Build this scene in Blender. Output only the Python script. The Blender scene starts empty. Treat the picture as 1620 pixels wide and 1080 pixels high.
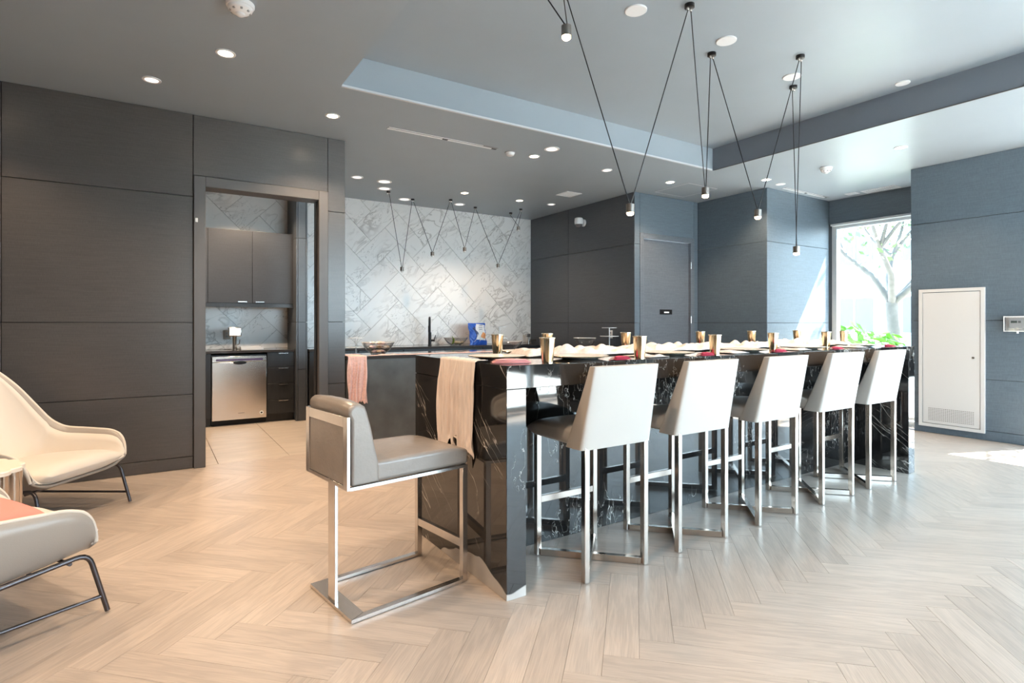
import bpy, bmesh, math, random
from mathutils import Vector, Matrix
rnd = random.Random(7)
PI = math.pi
scene = bpy.context.scene
COL = scene.collection

# ---------------------------------------------------------------- camera, world, sun, exposure
AY = math.atan(570 / 887)
H0 = 1.25
cam_d = bpy.data.cameras.new('camera'); cam = bpy.data.objects.new('camera', cam_d); COL.objects.link(cam)
cam_d.sensor_width = 36.0; cam_d.lens = 887 / 1620 * 36
cam_d.shift_y = -29 / 1620
cam_d.clip_start = 0.05; cam_d.clip_end = 300
cam.location = (0, 0, H0); cam.rotation_euler = (PI / 2, 0, -AY)
scene.camera = cam

world = bpy.data.worlds.new('world'); scene.world = world; world.use_nodes = True
wn = world.node_tree.nodes; wl = world.node_tree.links
bg = wn['Background']
tcw = wn.new('ShaderNodeTexCoord'); sxw = wn.new('ShaderNodeSeparateXYZ'); rw = wn.new('ShaderNodeValToRGB')
rw.color_ramp.elements[0].position = 0.0; rw.color_ramp.elements[0].color = (0.66, 0.85, 1.0, 1)
rw.color_ramp.elements[1].position = 1.0; rw.color_ramp.elements[1].color = (0.42, 0.70, 1.0, 1)
wl.new(tcw.outputs['Generated'], sxw.inputs[0]); wl.new(sxw.outputs['Z'], rw.inputs[0]); wl.new(rw.outputs[0], bg.inputs['Color'])
bg.inputs['Strength'].default_value = 6.6

sun_d = bpy.data.lights.new('sun', 'SUN'); sun = bpy.data.objects.new('sun', sun_d); COL.objects.link(sun)
sun_d.energy = 58.0; sun_d.angle = math.radians(0.6); sun_d.color = (1.0, 0.96, 0.9)
sun.rotation_euler = Vector((-1, 0.40, -1.4)).to_track_quat('-Z', 'Y').to_euler()
sun.location = (20, -4, 20)

def portal(name, loc, rot, sx, sy):
    l = bpy.data.lights.new(name, 'AREA'); l.shape = 'RECTANGLE'; l.size = sx; l.size_y = sy
    l.cycles.is_portal = True
    o = bpy.data.objects.new(name, l); COL.objects.link(o); o.location = loc; o.rotation_euler = rot
portal('window_portal', (4.6, -2.4, 1.45), (-PI / 2, 0, PI), 5.8, 2.9)
portal('window_portal', (7.7, -0.15, 1.4), (0, PI / 2, 0), 2.8, 4.1)
portal('window_portal', (8.55, 3.7, 1.4), (0, PI / 2, 0), 2.7, 1.5)

vs = scene.view_settings
scene.display_settings.display_device = 'sRGB'
vs.view_transform = 'Standard'; vs.look = 'None'; vs.exposure = 1.05; vs.gamma = 1.0; vs.use_curve_mapping = False
scene.cycles.use_denoising = True
scene.cycles.max_bounces = 8; scene.cycles.diffuse_bounces = 5; scene.cycles.glossy_bounces = 5
scene.cycles.transparent_max_bounces = 16; scene.cycles.caustics_reflective = False; scene.cycles.caustics_refractive = False
scene.cycles.sample_clamp_indirect = 4.0

# ---------------------------------------------------------------- pixel helper (used only to derive world places)
S_, C_ = math.sin(AY), math.cos(AY)
def x_at(u, Y):
    l = (u - 810) / 887
    return Y * (S_ + C_ * l) / (C_ - S_ * l)
def on_z(u, v, Z):
    l = (u - 810) / 887; rz = -(v - 511) / 887; t = (Z - H0) / rz
    return ((S_ + C_ * l) * t, (C_ - S_ * l) * t)
def depth(x, y): return x * S_ + y * C_

# ---------------------------------------------------------------- materials
MATS = {}
def nodes_of(m): return m.node_tree.nodes, m.node_tree.links
def mat(name, color, rough=0.5, metal=0.0, spec=0.5, bump=0.0, bscale=50, noise=0.0, nscale=8, emis=None, estr=0, coat=0, sheen=0, stretch=None, aniso=0):
    if name in MATS: return MATS[name]
    m = bpy.data.materials.new(name); m.use_nodes = True; MATS[name] = m
    n, l = nodes_of(m); b = n['Principled BSDF']
    b.inputs['Base Color'].default_value = (*color, 1); b.inputs['Roughness'].default_value = rough
    b.inputs['Metallic'].default_value = metal; b.inputs['Specular IOR Level'].default_value = spec
    if coat: b.inputs['Coat Weight'].default_value = coat; b.inputs['Coat Roughness'].default_value = 0.05
    if sheen: b.inputs['Sheen Weight'].default_value = sheen
    if emis: b.inputs['Emission Color'].default_value = (*emis, 1); b.inputs['Emission Strength'].default_value = estr
    if noise or bump:
        tc = n.new('ShaderNodeTexCoord'); mp = n.new('ShaderNodeMapping'); l.new(tc.outputs['Object'], mp.inputs[0])
        if stretch: mp.inputs['Scale'].default_value = stretch
    if noise:
        t = n.new('ShaderNodeTexNoise'); t.inputs['Scale'].default_value = nscale; t.inputs['Detail'].default_value = 5
        l.new(mp.outputs[0], t.inputs['Vector'])
        r = n.new('ShaderNodeMapRange'); r.inputs[1].default_value = 0.25; r.inputs[2].default_value = 0.75
        r.inputs[3].default_value = 1 - noise; r.inputs[4].default_value = 1 + noise
        l.new(t.outputs[0], r.inputs[0])
        mx = n.new('ShaderNodeVectorMath'); mx.operation = 'SCALE'; mx.inputs[0].default_value = color
        l.new(r.outputs[0], mx.inputs['Scale']); l.new(mx.outputs[0], b.inputs['Base Color'])
    if bump:
        t2 = n.new('ShaderNodeTexNoise'); t2.inputs['Scale'].default_value = bscale; t2.inputs['Detail'].default_value = 3
        l.new(mp.outputs[0], t2.inputs['Vector'])
        bp = n.new('ShaderNodeBump'); bp.inputs['Strength'].default_value = bump; bp.inputs['Distance'].default_value = 0.01
        l.new(t2.outputs[0], bp.inputs['Height']); l.new(bp.outputs[0], b.inputs['Normal'])
    return m

def weave_mat(name, color, rough, spec):
    m = mat(name, color, rough, spec=spec)
    n, l = nodes_of(m); b = n['Principled BSDF']
    tc = n.new('ShaderNodeTexCoord')
    acc = None
    for sc in ((6, 6, 160), (220, 220, 30)):
        mp = n.new('ShaderNodeMapping'); mp.inputs['Scale'].default_value = sc; l.new(tc.outputs['Object'], mp.inputs[0])
        t = n.new('ShaderNodeTexNoise'); t.inputs['Scale'].default_value = 1.0; t.inputs['Detail'].default_value = 3; l.new(mp.outputs[0], t.inputs['Vector'])
        if acc is None: acc = t.outputs[0]
        else:
            ad = n.new('ShaderNodeMath'); ad.operation = 'ADD'; l.new(acc, ad.inputs[0]); l.new(t.outputs[0], ad.inputs[1]); acc = ad.outputs[0]
    r = n.new('ShaderNodeMapRange'); r.inputs[1].default_value = 0.6; r.inputs[2].default_value = 1.4; r.inputs[3].default_value = 0.75; r.inputs[4].default_value = 1.25
    l.new(acc, r.inputs[0])
    mx = n.new('ShaderNodeVectorMath'); mx.operation = 'SCALE'; mx.inputs[0].default_value = color
    l.new(r.outputs[0], mx.inputs['Scale']); l.new(mx.outputs[0], b.inputs['Base Color'])
    bp = n.new('ShaderNodeBump'); bp.inputs['Strength'].default_value = 0.15; bp.inputs['Distance'].default_value = 0.002
    l.new(acc, bp.inputs['Height']); l.new(bp.outputs[0], b.inputs['Normal'])
    return m

def vein_mask(n, l, vec, scale, width, dist, rot=(0, 0, 0), stretch=(1, 1, 1), mask_scale=None, mask_lo=0.45, mask_hi=0.65):
    mp = n.new('ShaderNodeMapping'); mp.inputs['Rotation'].default_value = rot; l.new(vec, mp.inputs[0]); mq = n.new('ShaderNodeMapping'); mq.inputs['Scale'].default_value = stretch; l.new(mp.outputs[0], mq.inputs[0]); mp = mq
    t = n.new('ShaderNodeTexNoise'); t.inputs['Scale'].default_value = scale; t.inputs['Detail'].default_value = 4; t.inputs['Distortion'].default_value = dist
    l.new(mp.outputs[0], t.inputs['Vector'])
    s = n.new('ShaderNodeMath'); s.operation = 'SUBTRACT'; s.inputs[1].default_value = 0.5; l.new(t.outputs[0], s.inputs[0])
    a = n.new('ShaderNodeMath'); a.operation = 'ABSOLUTE'; l.new(s.outputs[0], a.inputs[0])
    r = n.new('ShaderNodeMapRange'); r.interpolation_type = 'SMOOTHSTEP'; r.inputs[1].default_value = 0; r.inputs[2].default_value = width; r.inputs[3].default_value = 1; r.inputs[4].default_value = 0
    l.new(a.outputs[0], r.inputs[0]); out = r.outputs[0]
    if mask_scale:
        t2 = n.new('ShaderNodeTexNoise'); t2.inputs['Scale'].default_value = mask_scale; t2.inputs['Detail'].default_value = 2; l.new(vec, t2.inputs['Vector'])
        r2 = n.new('ShaderNodeMapRange'); r2.inputs[1].default_value = mask_lo; r2.inputs[2].default_value = mask_hi; l.new(t2.outputs[0], r2.inputs[0])
        mu = n.new('ShaderNodeMath'); mu.operation = 'MULTIPLY'; l.new(out, mu.inputs[0]); l.new(r2.outputs[0], mu.inputs[1]); out = mu.outputs[0]
    return out

def mixc(n, l, fac, a, b):
    m = n.new('ShaderNodeMix'); m.data_type = 'RGBA'
    if fac is not None: l.new(fac, m.inputs[0])
    for i, c in ((6, a), (7, b)):
        if isinstance(c, tuple): m.inputs[i].default_value = (*c, 1)
        else: l.new(c, m.inputs[i])
    return m.outputs[2]

def black_marble():
    m = mat('black_marble', (0.012, 0.011, 0.011), 0.04, spec=1.0); n, l = nodes_of(m); b = n['Principled BSDF']
    tc = n.new('ShaderNodeTexCoord'); v = tc.outputs['Object']
    a1 = vein_mask(n, l, v, 2.3, 0.0065, 0.10, rot=(-0.72, 0, 0), stretch=(4.5, 0.35, 2.1), mask_scale=1.5, mask_lo=0.50, mask_hi=0.58)
    a2 = vein_mask(n, l, v, 4.2, 0.0075, 0.08, rot=(-0.60, 0, 0), stretch=(5.0, 0.25, 2.8), mask_scale=1.6, mask_lo=0.53, mask_hi=0.60)
    base = mixc(n, l, None, (0.012, 0.011, 0.011), (0.012, 0.011, 0.011))
    cl = n.new('ShaderNodeTexNoise'); cl.inputs['Scale'].default_value = 3; cl.inputs['Detail'].default_value = 5; l.new(v, cl.inputs['Vector'])
    r = n.new('ShaderNodeMapRange'); r.inputs[1].default_value = 0.45; r.inputs[2].default_value = 0.8; l.new(cl.outputs[0], r.inputs[0])
    base = mixc(n, l, r.outputs[0], (0.010, 0.009, 0.009), (0.035, 0.033, 0.032))
    c = mixc(n, l, a1, base, (0.72, 0.66, 0.60)); c = mixc(n, l, a2, c, (0.55, 0.50, 0.46))
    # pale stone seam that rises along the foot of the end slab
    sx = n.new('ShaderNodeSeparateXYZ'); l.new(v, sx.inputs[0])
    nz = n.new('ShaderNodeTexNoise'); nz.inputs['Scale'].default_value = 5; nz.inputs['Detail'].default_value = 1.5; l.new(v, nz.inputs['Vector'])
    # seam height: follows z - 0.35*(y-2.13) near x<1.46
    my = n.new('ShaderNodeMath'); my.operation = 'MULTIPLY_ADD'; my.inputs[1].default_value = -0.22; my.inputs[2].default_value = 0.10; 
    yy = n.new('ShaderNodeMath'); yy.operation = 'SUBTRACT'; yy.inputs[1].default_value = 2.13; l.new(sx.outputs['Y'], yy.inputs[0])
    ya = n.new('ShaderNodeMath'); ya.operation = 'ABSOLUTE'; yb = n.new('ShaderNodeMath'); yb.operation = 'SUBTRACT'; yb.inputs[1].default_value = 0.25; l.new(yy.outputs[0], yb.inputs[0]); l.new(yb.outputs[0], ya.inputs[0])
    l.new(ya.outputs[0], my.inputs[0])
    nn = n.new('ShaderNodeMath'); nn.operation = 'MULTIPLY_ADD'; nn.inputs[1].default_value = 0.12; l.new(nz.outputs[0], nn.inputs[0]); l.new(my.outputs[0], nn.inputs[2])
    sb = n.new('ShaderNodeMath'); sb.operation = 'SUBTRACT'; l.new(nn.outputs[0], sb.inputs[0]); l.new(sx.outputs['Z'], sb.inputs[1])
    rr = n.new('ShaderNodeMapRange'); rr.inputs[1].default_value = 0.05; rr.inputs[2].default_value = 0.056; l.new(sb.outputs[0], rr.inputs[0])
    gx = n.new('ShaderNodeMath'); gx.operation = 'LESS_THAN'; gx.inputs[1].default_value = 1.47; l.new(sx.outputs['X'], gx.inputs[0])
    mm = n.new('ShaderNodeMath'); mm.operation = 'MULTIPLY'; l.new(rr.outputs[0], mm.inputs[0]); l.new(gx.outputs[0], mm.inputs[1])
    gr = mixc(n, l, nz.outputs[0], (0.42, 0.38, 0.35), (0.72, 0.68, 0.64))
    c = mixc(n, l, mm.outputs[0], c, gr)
    l.new(c, b.inputs['Base Color']); return m

def white_marble():
    m = mat('white_marble_tile', (0.8, 0.79, 0.78), 0.22, spec=0.5); n, l = nodes_of(m); b = n['Principled BSDF']
    tc = n.new('ShaderNodeTexCoord'); oi = n.new('ShaderNodeObjectInfo')
    cb = n.new('ShaderNodeCombineXYZ')
    k = n.new('ShaderNodeMath'); k.operation = 'MULTIPLY'; k.inputs[1].default_value = 61; l.new(oi.outputs['Random'], k.inputs[0]); l.new(k.outputs[0], cb.inputs[0]); l.new(k.outputs[0], cb.inputs[2])
    ad = n.new('ShaderNodeVectorMath'); ad.operation = 'ADD'; l.new(tc.outputs['Object'], ad.inputs[0]); l.new(cb.outputs[0], ad.inputs[1]); v = ad.outputs[0]
    a1 = vein_mask(n, l, v, 1.7, 0.05, 1.6, rot=(0, 0.6, 0), stretch=(1, 1, 2.0), mask_scale=1.8, mask_lo=0.46, mask_hi=0.64)
    a2 = vein_mask(n, l, v, 3.8, 0.016, 1.2, rot=(0, 0.8, 0), stretch=(1, 1, 2.2), mask_scale=2.4, mask_lo=0.46, mask_hi=0.6)
    k1 = n.new('ShaderNodeMath'); k1.operation = 'MULTIPLY'; k1.inputs[1].default_value = 0.62; l.new(a1, k1.inputs[0])
    k2 = n.new('ShaderNodeMath'); k2.operation = 'MULTIPLY'; k2.inputs[1].default_value = 0.62; l.new(a2, k2.inputs[0])
    c = mixc(n, l, k1.outputs[0], (0.88, 0.86, 0.84), (0.36, 0.33, 0.31)); c = mixc(n, l, k2.outputs[0], c, (0.24, 0.215, 0.20))
    l.new(c, b.inputs['Base Color']); return m

def oak(name, joined):
    m = mat(name, (0.5, 0.4, 0.32), 0.30, spec=0.5); n, l = nodes_of(m); b = n['Principled BSDF']
    uv = n.new('ShaderNodeUVMap'); uv.uv_map = 'UVMap'
    if joined:
        at = n.new('ShaderNodeAttribute'); at.attribute_name = 'tone'; rv = at.outputs['Fac']
    else:
        oi = n.new('ShaderNodeObjectInfo'); rv = oi.outputs['Random']
    k = n.new('ShaderNodeMath'); k.operation = 'MULTIPLY'; k.inputs[1].default_value = 53; l.new(rv, k.inputs[0])
    cb = n.new('ShaderNodeCombineXYZ'); l.new(k.outputs[0], cb.inputs[0]); l.new(k.outputs[0], cb.inputs[1])
    ad = n.new('ShaderNodeVectorMath'); ad.operation = 'ADD'; l.new(uv.outputs[0], ad.inputs[0]); l.new(cb.outputs[0], ad.inputs[1])
    mp = n.new('ShaderNodeMapping'); mp.inputs['Scale'].default_value = (1.6, 14, 1); l.new(ad.outputs[0], mp.inputs[0])
    t = n.new('ShaderNodeTexNoise'); t.inputs['Scale'].default_value = 1.3; t.inputs['Detail'].default_value = 4; t.inputs['Distortion'].default_value = 0.6; l.new(mp.outputs[0], t.inputs['Vector'])
    w = n.new('ShaderNodeMath'); w.operation = 'MULTIPLY'; w.inputs[1].default_value = 26; l.new(t.outputs[0], w.inputs[0])
    sn = n.new('ShaderNodeMath'); sn.operation = 'SINE'; l.new(w.outputs[0], sn.inputs[0])
    mp2 = n.new('ShaderNodeMapping'); mp2.inputs['Scale'].default_value = (8, 260, 1); l.new(ad.outputs[0], mp2.inputs[0])
    t2 = n.new('ShaderNodeTexNoise'); t2.inputs['Scale'].default_value = 1; t2.inputs['Detail'].default_value = 2; l.new(mp2.outputs[0], t2.inputs['Vector'])
    r1 = n.new('ShaderNodeMapRange'); r1.inputs[1].default_value = -1; r1.inputs[2].default_value = 1; r1.inputs[3].default_value = 0.92; r1.inputs[4].default_value = 1.05; l.new(sn.outputs[0], r1.inputs[0])
    r2 = n.new('ShaderNodeMapRange'); r2.inputs[1].default_value = 0.3; r2.inputs[2].default_value = 0.7; r2.inputs[3].default_value = 0.9; r2.inputs[4].default_value = 1.08; l.new(t2.outputs[0], r2.inputs[0])
    r3 = n.new('ShaderNodeMapRange'); r3.inputs[3].default_value = 0.90; r3.inputs[4].default_value = 1.08; l.new(rv, r3.inputs[0])
    m1 = n.new('ShaderNodeMath'); m1.operation = 'MULTIPLY'; l.new(r1.outputs[0], m1.inputs[0]); l.new(r2.outputs[0], m1.inputs[1])
    m2 = n.new('ShaderNodeMath'); m2.operation = 'MULTIPLY'; l.new(m1.outputs[0], m2.inputs[0]); l.new(r3.outputs[0], m2.inputs[1])
    sc = n.new('ShaderNodeVectorMath'); sc.operation = 'SCALE'; sc.inputs[0].default_value = OAK; l.new(m2.outputs[0], sc.inputs['Scale'])
    l.new(sc.outputs[0], b.inputs['Base Color'])
    bp = n.new('ShaderNodeBump'); bp.inputs['Strength'].default_value = 0.08; bp.inputs['Distance'].default_value = 0.002; l.new(t2.outputs[0], bp.inputs['Height']); l.new(bp.outputs[0], b.inputs['Normal'])
    return m
OAK = (0.50, 0.415, 0.350)

def glass_mat(name, tint=(1, 1, 1), refl=1.0, rough=0.0):
    m = bpy.data.materials.new(name); m.use_nodes = True; MATS[name] = m
    n, l = nodes_of(m); n.remove(n['Principled BSDF']); out = n['Material Output']
    tr = n.new('ShaderNodeBsdfTransparent'); tr.inputs[0].default_value = (*tint, 1)
    gl = n.new('ShaderNodeBsdfGlossy'); gl.inputs['Roughness'].default_value = rough
    lw = n.new('ShaderNodeLayerWeight'); lw.inputs[0].default_value = 0.5
    pw = n.new('ShaderNodeMath'); pw.operation = 'POWER'; pw.inputs[1].default_value = 4.0; l.new(lw.outputs['Facing'], pw.inputs[0])
    k = n.new('ShaderNodeMath'); k.operation = 'MULTIPLY_ADD'; k.inputs[1].default_value = 0.85 * refl; k.inputs[2].default_value = 0.05 * refl; l.new(pw.outputs[0], k.inputs[0])
    mx = n.new('ShaderNodeMixShader'); l.new(k.outputs[0], mx.inputs[0]); l.new(tr.outputs[0], mx.inputs[1]); l.new(gl.outputs[0], mx.inputs[2]); l.new(mx.outputs[0], out.inputs[0])
    return m

PANEL = weave_mat('woven_panel_daylight_tint', (0.085, 0.113, 0.140), 0.36, 0.5)  # wall panelling with the blue of the daylight put into its colour
PANELN = weave_mat('woven_panel_mid_tint', (0.062, 0.070, 0.083), 0.36, 0.6)  # same panelling, tint between the daylight and lamplight copies
PANELW = weave_mat('woven_panel_lamplight_tint', (0.062, 0.056, 0.053), 0.28, 0.7)  # same panelling with the warm lamplight put into its colour
PANEL_B = mat('panel_backing', (0.02, 0.02, 0.022), 0.6)
CEIL = mat('ceiling_paint', (0.295, 0.345, 0.39), 0.40, noise=0.03, nscale=2)
TRIM = mat('grey_door_trim', (0.092, 0.086, 0.084), 0.38, noise=0.06, nscale=6)
EDGE = mat('pale_edge_bead', (0.6, 0.62, 0.64), 0.4)
MARB = black_marble(); TILE = white_marble(); OAKM = oak('oak_plank', False); OAKJ = oak('oak_plank_field', True)
GROUT = mat('grout', (0.50, 0.48, 0.46), 0.8)
STONE = mat('beige_floor_tile', (0.56, 0.48, 0.41), 0.35, noise=0.12, nscale=3, stretch=(1, 4, 1))
CHROME = mat('polished_steel', (0.62, 0.54, 0.48), 0.18, 1.0)
BRUSH = mat('brushed_steel', (0.74, 0.70, 0.67), 0.24, 1.0, noise=0.04, nscale=30)
DWST = mat('dishwasher_steel', (0.80, 0.74, 0.69), 0.22, 1.0, stretch=(1, 1, 60), noise=0.03, nscale=8)
GOLD = mat('gold_foil', (0.92, 0.72, 0.46), 0.16, 1.0)
LEAW = mat('white_leatherette', (0.54, 0.49, 0.445), 0.42, bump=0.08, bscale=300)
LEAG = mat('grey_leatherette', (0.27, 0.235, 0.21), 0.27, spec=0.6, bump=0.12, bscale=60, noise=0.08, nscale=9)
LEAB = mat('taupe_shell_leather', (0.36, 0.315, 0.275), 0.33, bump=0.05, bscale=250)
CREAM = mat('cream_fabric', (0.68, 0.61, 0.53), 0.85, bump=0.25, bscale=500, sheen=0.2)
BLKM = mat('black_metal', (0.02, 0.02, 0.022), 0.38, 0.6)
GUNM = mat('dark_grey_tube', (0.10, 0.09, 0.095), 0.30, 0.9)
CAB = mat('black_cabinet', (0.022, 0.024, 0.028), 0.35, noise=0.2, nscale=30, stretch=(1, 1, 0.1))
CTOP = mat('dark_counter_top', (0.05, 0.048, 0.05), 0.12)
WHITE = mat('white_enamel', (0.60, 0.58, 0.56), 0.35)
WPL = mat('white_plastic', (0.8, 0.8, 0.8), 0.4)
GREYP = mat('grey_plastic', (0.3, 0.3, 0.3), 0.5)
LCD = mat('lcd', (0.18, 0.22, 0.2), 0.2)
LAMP = mat('lamp_lens', (0.9, 0.85, 0.8), 0.4, emis=(1.0, 0.80, 0.58), estr=14)
LENS = mat('frosted_lens', (0.88, 0.88, 0.88), 0.5)
DISC_GLOW = mat('faint_glow_disc', (0.9, 0.9, 0.9), 0.5, emis=(1, 0.98, 0.95), estr=0.55)  # faint emission lifts the ceiling discs to white
LENSG = mat('speaker_mesh', (0.86, 0.87, 0.88), 0.6)
BULB = mat('warm_bulb', (1, 0.9, 0.8), 0.4, emis=(1.0, 0.68, 0.38), estr=22)
SOCK = mat('pewter_socket', (0.24, 0.21, 0.19), 0.35, 0.85)
PINK = mat('salmon_cloth', (0.80, 0.25, 0.21), 0.85, bump=0.1, bscale=300)
BLUSH = mat('blush_gauze', (0.80, 0.68, 0.61), 0.95, bump=0.6, bscale=1.0, noise=0.16, nscale=1.0, sheen=0.2, stretch=(40, 90, 9))
KNIT = mat('pink_knit', (0.80, 0.52, 0.47), 0.95, bump=0.8, bscale=90, noise=0.15, nscale=60, sheen=0.2)
RED = mat('crimson_napkin', (0.50, 0.03, 0.07), 0.8)
ROSE = mat('rose_napkin', (0.86, 0.42, 0.44), 0.85)
PLATE = mat('cream_plate', (0.84, 0.78, 0.72), 0.3)
GLASS = glass_mat('clear_glass', (0.90, 0.90, 0.90), 1.8)
WGLASS = glass_mat('window_glass', (0.98, 1.0, 0.99), 0.7)
FRAME = mat('pale_window_frame', (0.62, 0.67, 0.70), 0.35)
LEAF = mat('shrub_leaf', (0.11, 0.26, 0.03), 0.5, noise=0.3, nscale=1.5)
LEAF2 = mat('tree_leaf', (0.09, 0.13, 0.05), 0.5, noise=0.3, nscale=1.5)
BARK = mat('bark', (0.10, 0.09, 0.085), 0.9, noise=0.2, nscale=9)
FACADE = mat('white_facade', (0.86, 0.85, 0.83), 0.8, noise=0.03)
PAVE = mat('pavement', (0.46, 0.455, 0.44), 0.9, noise=0.06)
FWIN = mat('facade_window', (0.10, 0.12, 0.14), 0.3)

# ---------------------------------------------------------------- mesh builder
class MB:
    def __init__(s): s.v = []; s.f = []
    def add(s, vs_, fs):
        o = len(s.v); s.v += [tuple(p) for p in vs_]; s.f += [tuple(i + o for i in f) for f in fs]; return s
    def box(s, x0, x1, y0, y1, z0, z1, M=None):
        p = [(x0, y0, z0), (x1, y0, z0), (x1, y1, z0), (x0, y1, z0), (x0, y0, z1), (x1, y0, z1), (x1, y1, z1), (x0, y1, z1)]
        if M is not None: p = [M @ Vector(q) for q in p]
        return s.add(p, [(0, 3, 2, 1), (4, 5, 6, 7), (0, 1, 5, 4), (1, 2, 6, 5), (2, 3, 7, 6), (3, 0, 4, 7)])
    def tube(s, pts, r, n=10, cap=True):
        pts = [Vector(p) for p in pts]; rs = r if isinstance(r, (list, tuple)) else [r] * len(pts)
        o = len(s.v); up = None
        for i, p in enumerate(pts):
            d = (pts[min(i + 1, len(pts) - 1)] - pts[max(i - 1, 0)]).normalized()
            if up is None:
                up = Vector((0, 0, 1)) if abs(d.z) < 0.9 else Vector((1, 0, 0))
            a = d.cross(up).normalized(); b = a.cross(d).normalized(); up = b
            for k in range(n):
                t = 2 * PI * k / n; s.v.append(tuple(p + (a * math.cos(t) + b * math.sin(t)) * rs[i]))
        for i in range(len(pts) - 1):
            for k in range(n):
                a = o + i * n + k; b = o + i * n + (k + 1) % n
                s.f.append((a, b, b + n, a + n))
        if cap:
            s.f.append(tuple(o + k for k in range(n))[::-1]); s.f.append(tuple(o + (len(pts) - 1) * n + k for k in range(n)))
        return s
    def bar(s, a, b, w, h=None, up=(0, 0, 1)):
        """rectangular bar from a to b, w across, h along up"""
        h = h or w; a = Vector(a); b = Vector(b); d = (b - a).normalized(); up = Vector(up)
        if abs(d.dot(up)) > 0.95: up = Vector((1, 0, 0))
        x = d.cross(up).normalized(); y = x.cross(d).normalized(); p = []
        for q in (a, b):
            for sx, sy in ((-1, -1), (1, -1), (1, 1), (-1, 1)): p.append(q + x * sx * w / 2 + y * sy * h / 2)
        return s.add(p, [(0, 1, 2, 3), (7, 6, 5, 4), (0, 4, 5, 1), (1, 5, 6, 2), (2, 6, 7, 3), (3, 7, 4, 0)])
    def lathe(s, prof, c=(0, 0, 0), n=24, axis='Z', f=None, capb=True, capt=True):
        o = len(s.v)
        for i, (r, z) in enumerate(prof):
            for k in range(n):
                t = 2 * PI * k / n; rr = r * (f(t) if f else 1)
                q = (rr * math.cos(t), rr * math.sin(t), z)
                if axis == 'Y': q = (q[0], -q[2], q[1])
                if axis == 'X': q = (-q[2], q[0], q[1])
                s.v.append((c[0] + q[0], c[1] + q[1], c[2] + q[2]))
        for i in range(len(prof) - 1):
            for k in range(n):
                a = o + i * n + k; b = o + i * n + (k + 1) % n
                s.f.append((a, b, b + n, a + n))
        if capb: s.f.append(tuple(o + k for k in range(n))[::-1])
        if capt: s.f.append(tuple(o + (len(prof) - 1) * n + k for k in range(n)))
        return s
    def grid(s, fn, nu, nv):
        o = len(s.v)
        for i in range(nu + 1):
            for j in range(nv + 1): s.v.append(tuple(fn(i / nu, j / nv)))
        for i in range(nu):
            for j in range(nv):
                a = o + i * (nv + 1) + j; s.f.append((a, a + 1, a + nv + 2, a + nv + 1))
        return s
    def prism(s, poly, z0, z1, ch=0.0):
        n = len(poly); cx = sum(p[0] for p in poly) / n; cy = sum(p[1] for p in poly) / n
        def inset(p, e):
            d = math.hypot(p[0] - cx, p[1] - cy) or 1; k = max(0, 1 - e / d); return (cx + (p[0] - cx) * k, cy + (p[1] - cy) * k)
        o = len(s.v)
        s.v += [(p[0], p[1], z0) for p in poly] + [(p[0], p[1], z1 - ch) for p in poly]
        rings = 2
        if ch: s.v += [(*inset(p, ch * 1.4), z1) for p in poly]; rings = 3
        for r in range(rings - 1):
            for k in range(n):
                a = o + r * n + k; b = o + r * n + (k + 1) % n; s.f.append((a, b, b + n, a + n))
        s.f.append(tuple(o + (rings - 1) * n + k for k in range(n))); return s
    def mesh(s, name):
        me = bpy.data.meshes.new(name); me.from_pydata(s.v, [], s.f); me.update(); return me
    def build(s, name, m, parent=None, smooth=False, bevel=0, seg=2, sub=0, solid=0, fix=True, **kw):
        me = s.mesh(name)
        if fix:
            bm = bmesh.new(); bm.from_mesh(me); bmesh.ops.recalc_face_normals(bm, faces=bm.faces); bm.to_mesh(me); bm.free()
        if smooth or sub:
            for p in me.polygons: p.use_smooth = True
            me.set_sharp_from_angle(angle=math.radians(smooth if isinstance(smooth, (int, float)) and smooth > 1 else 40))
        me.materials.append(m)
        o = bpy.data.objects.new(name, me); COL.objects.link(o)
        if parent is not None: o.parent = parent
        if solid:
            d = o.modifiers.new('solid', 'SOLIDIFY'); d.thickness = solid; d.offset = kw.get('off', 0)
        if bevel:
            d = o.modifiers.new('bevel', 'BEVEL'); d.width = bevel; d.segments = seg; d.limit_method = 'ANGLE'; d.angle_limit = math.radians(35)
            for p in me.polygons: p.use_smooth = True
            me.set_sharp_from_angle(angle=math.radians(30))
            d.harden_normals = False
        if sub:
            d = o.modifiers.new('sub', 'SUBSURF'); d.levels = sub; d.render_levels = sub
            me.set_sharp_from_angle(angle=math.radians(180))
        return o

def tag(o, label=None, cat=None, group=None, kind=None):
    if label: o['label'] = label
    if cat: o['category'] = cat
    if group: o['group'] = group
    if kind: o['kind'] = kind
    return o
def thing(name, label, cat, loc=(0, 0, 0), rz=0, group=None):
    o = bpy.data.objects.new(name, None); COL.objects.link(o); o.location = loc; o.rotation_euler = (0, 0, rz); o.empty_display_size = 0.1
    return tag(o, label, cat, group)
def dup(root, loc, rz=None, label=None, group=None):
    r = root.copy(); COL.objects.link(r); r.location = loc
    if rz is not None: r.rotation_euler = (0, 0, rz)
    if label: r['label'] = label
    if group: r['group'] = group
    for ch in list(root.children):
        c = ch.copy(); COL.objects.link(c); c.parent = r
        for g in list(ch.children):
            d = g.copy(); COL.objects.link(d); d.parent = c
    return r

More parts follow.
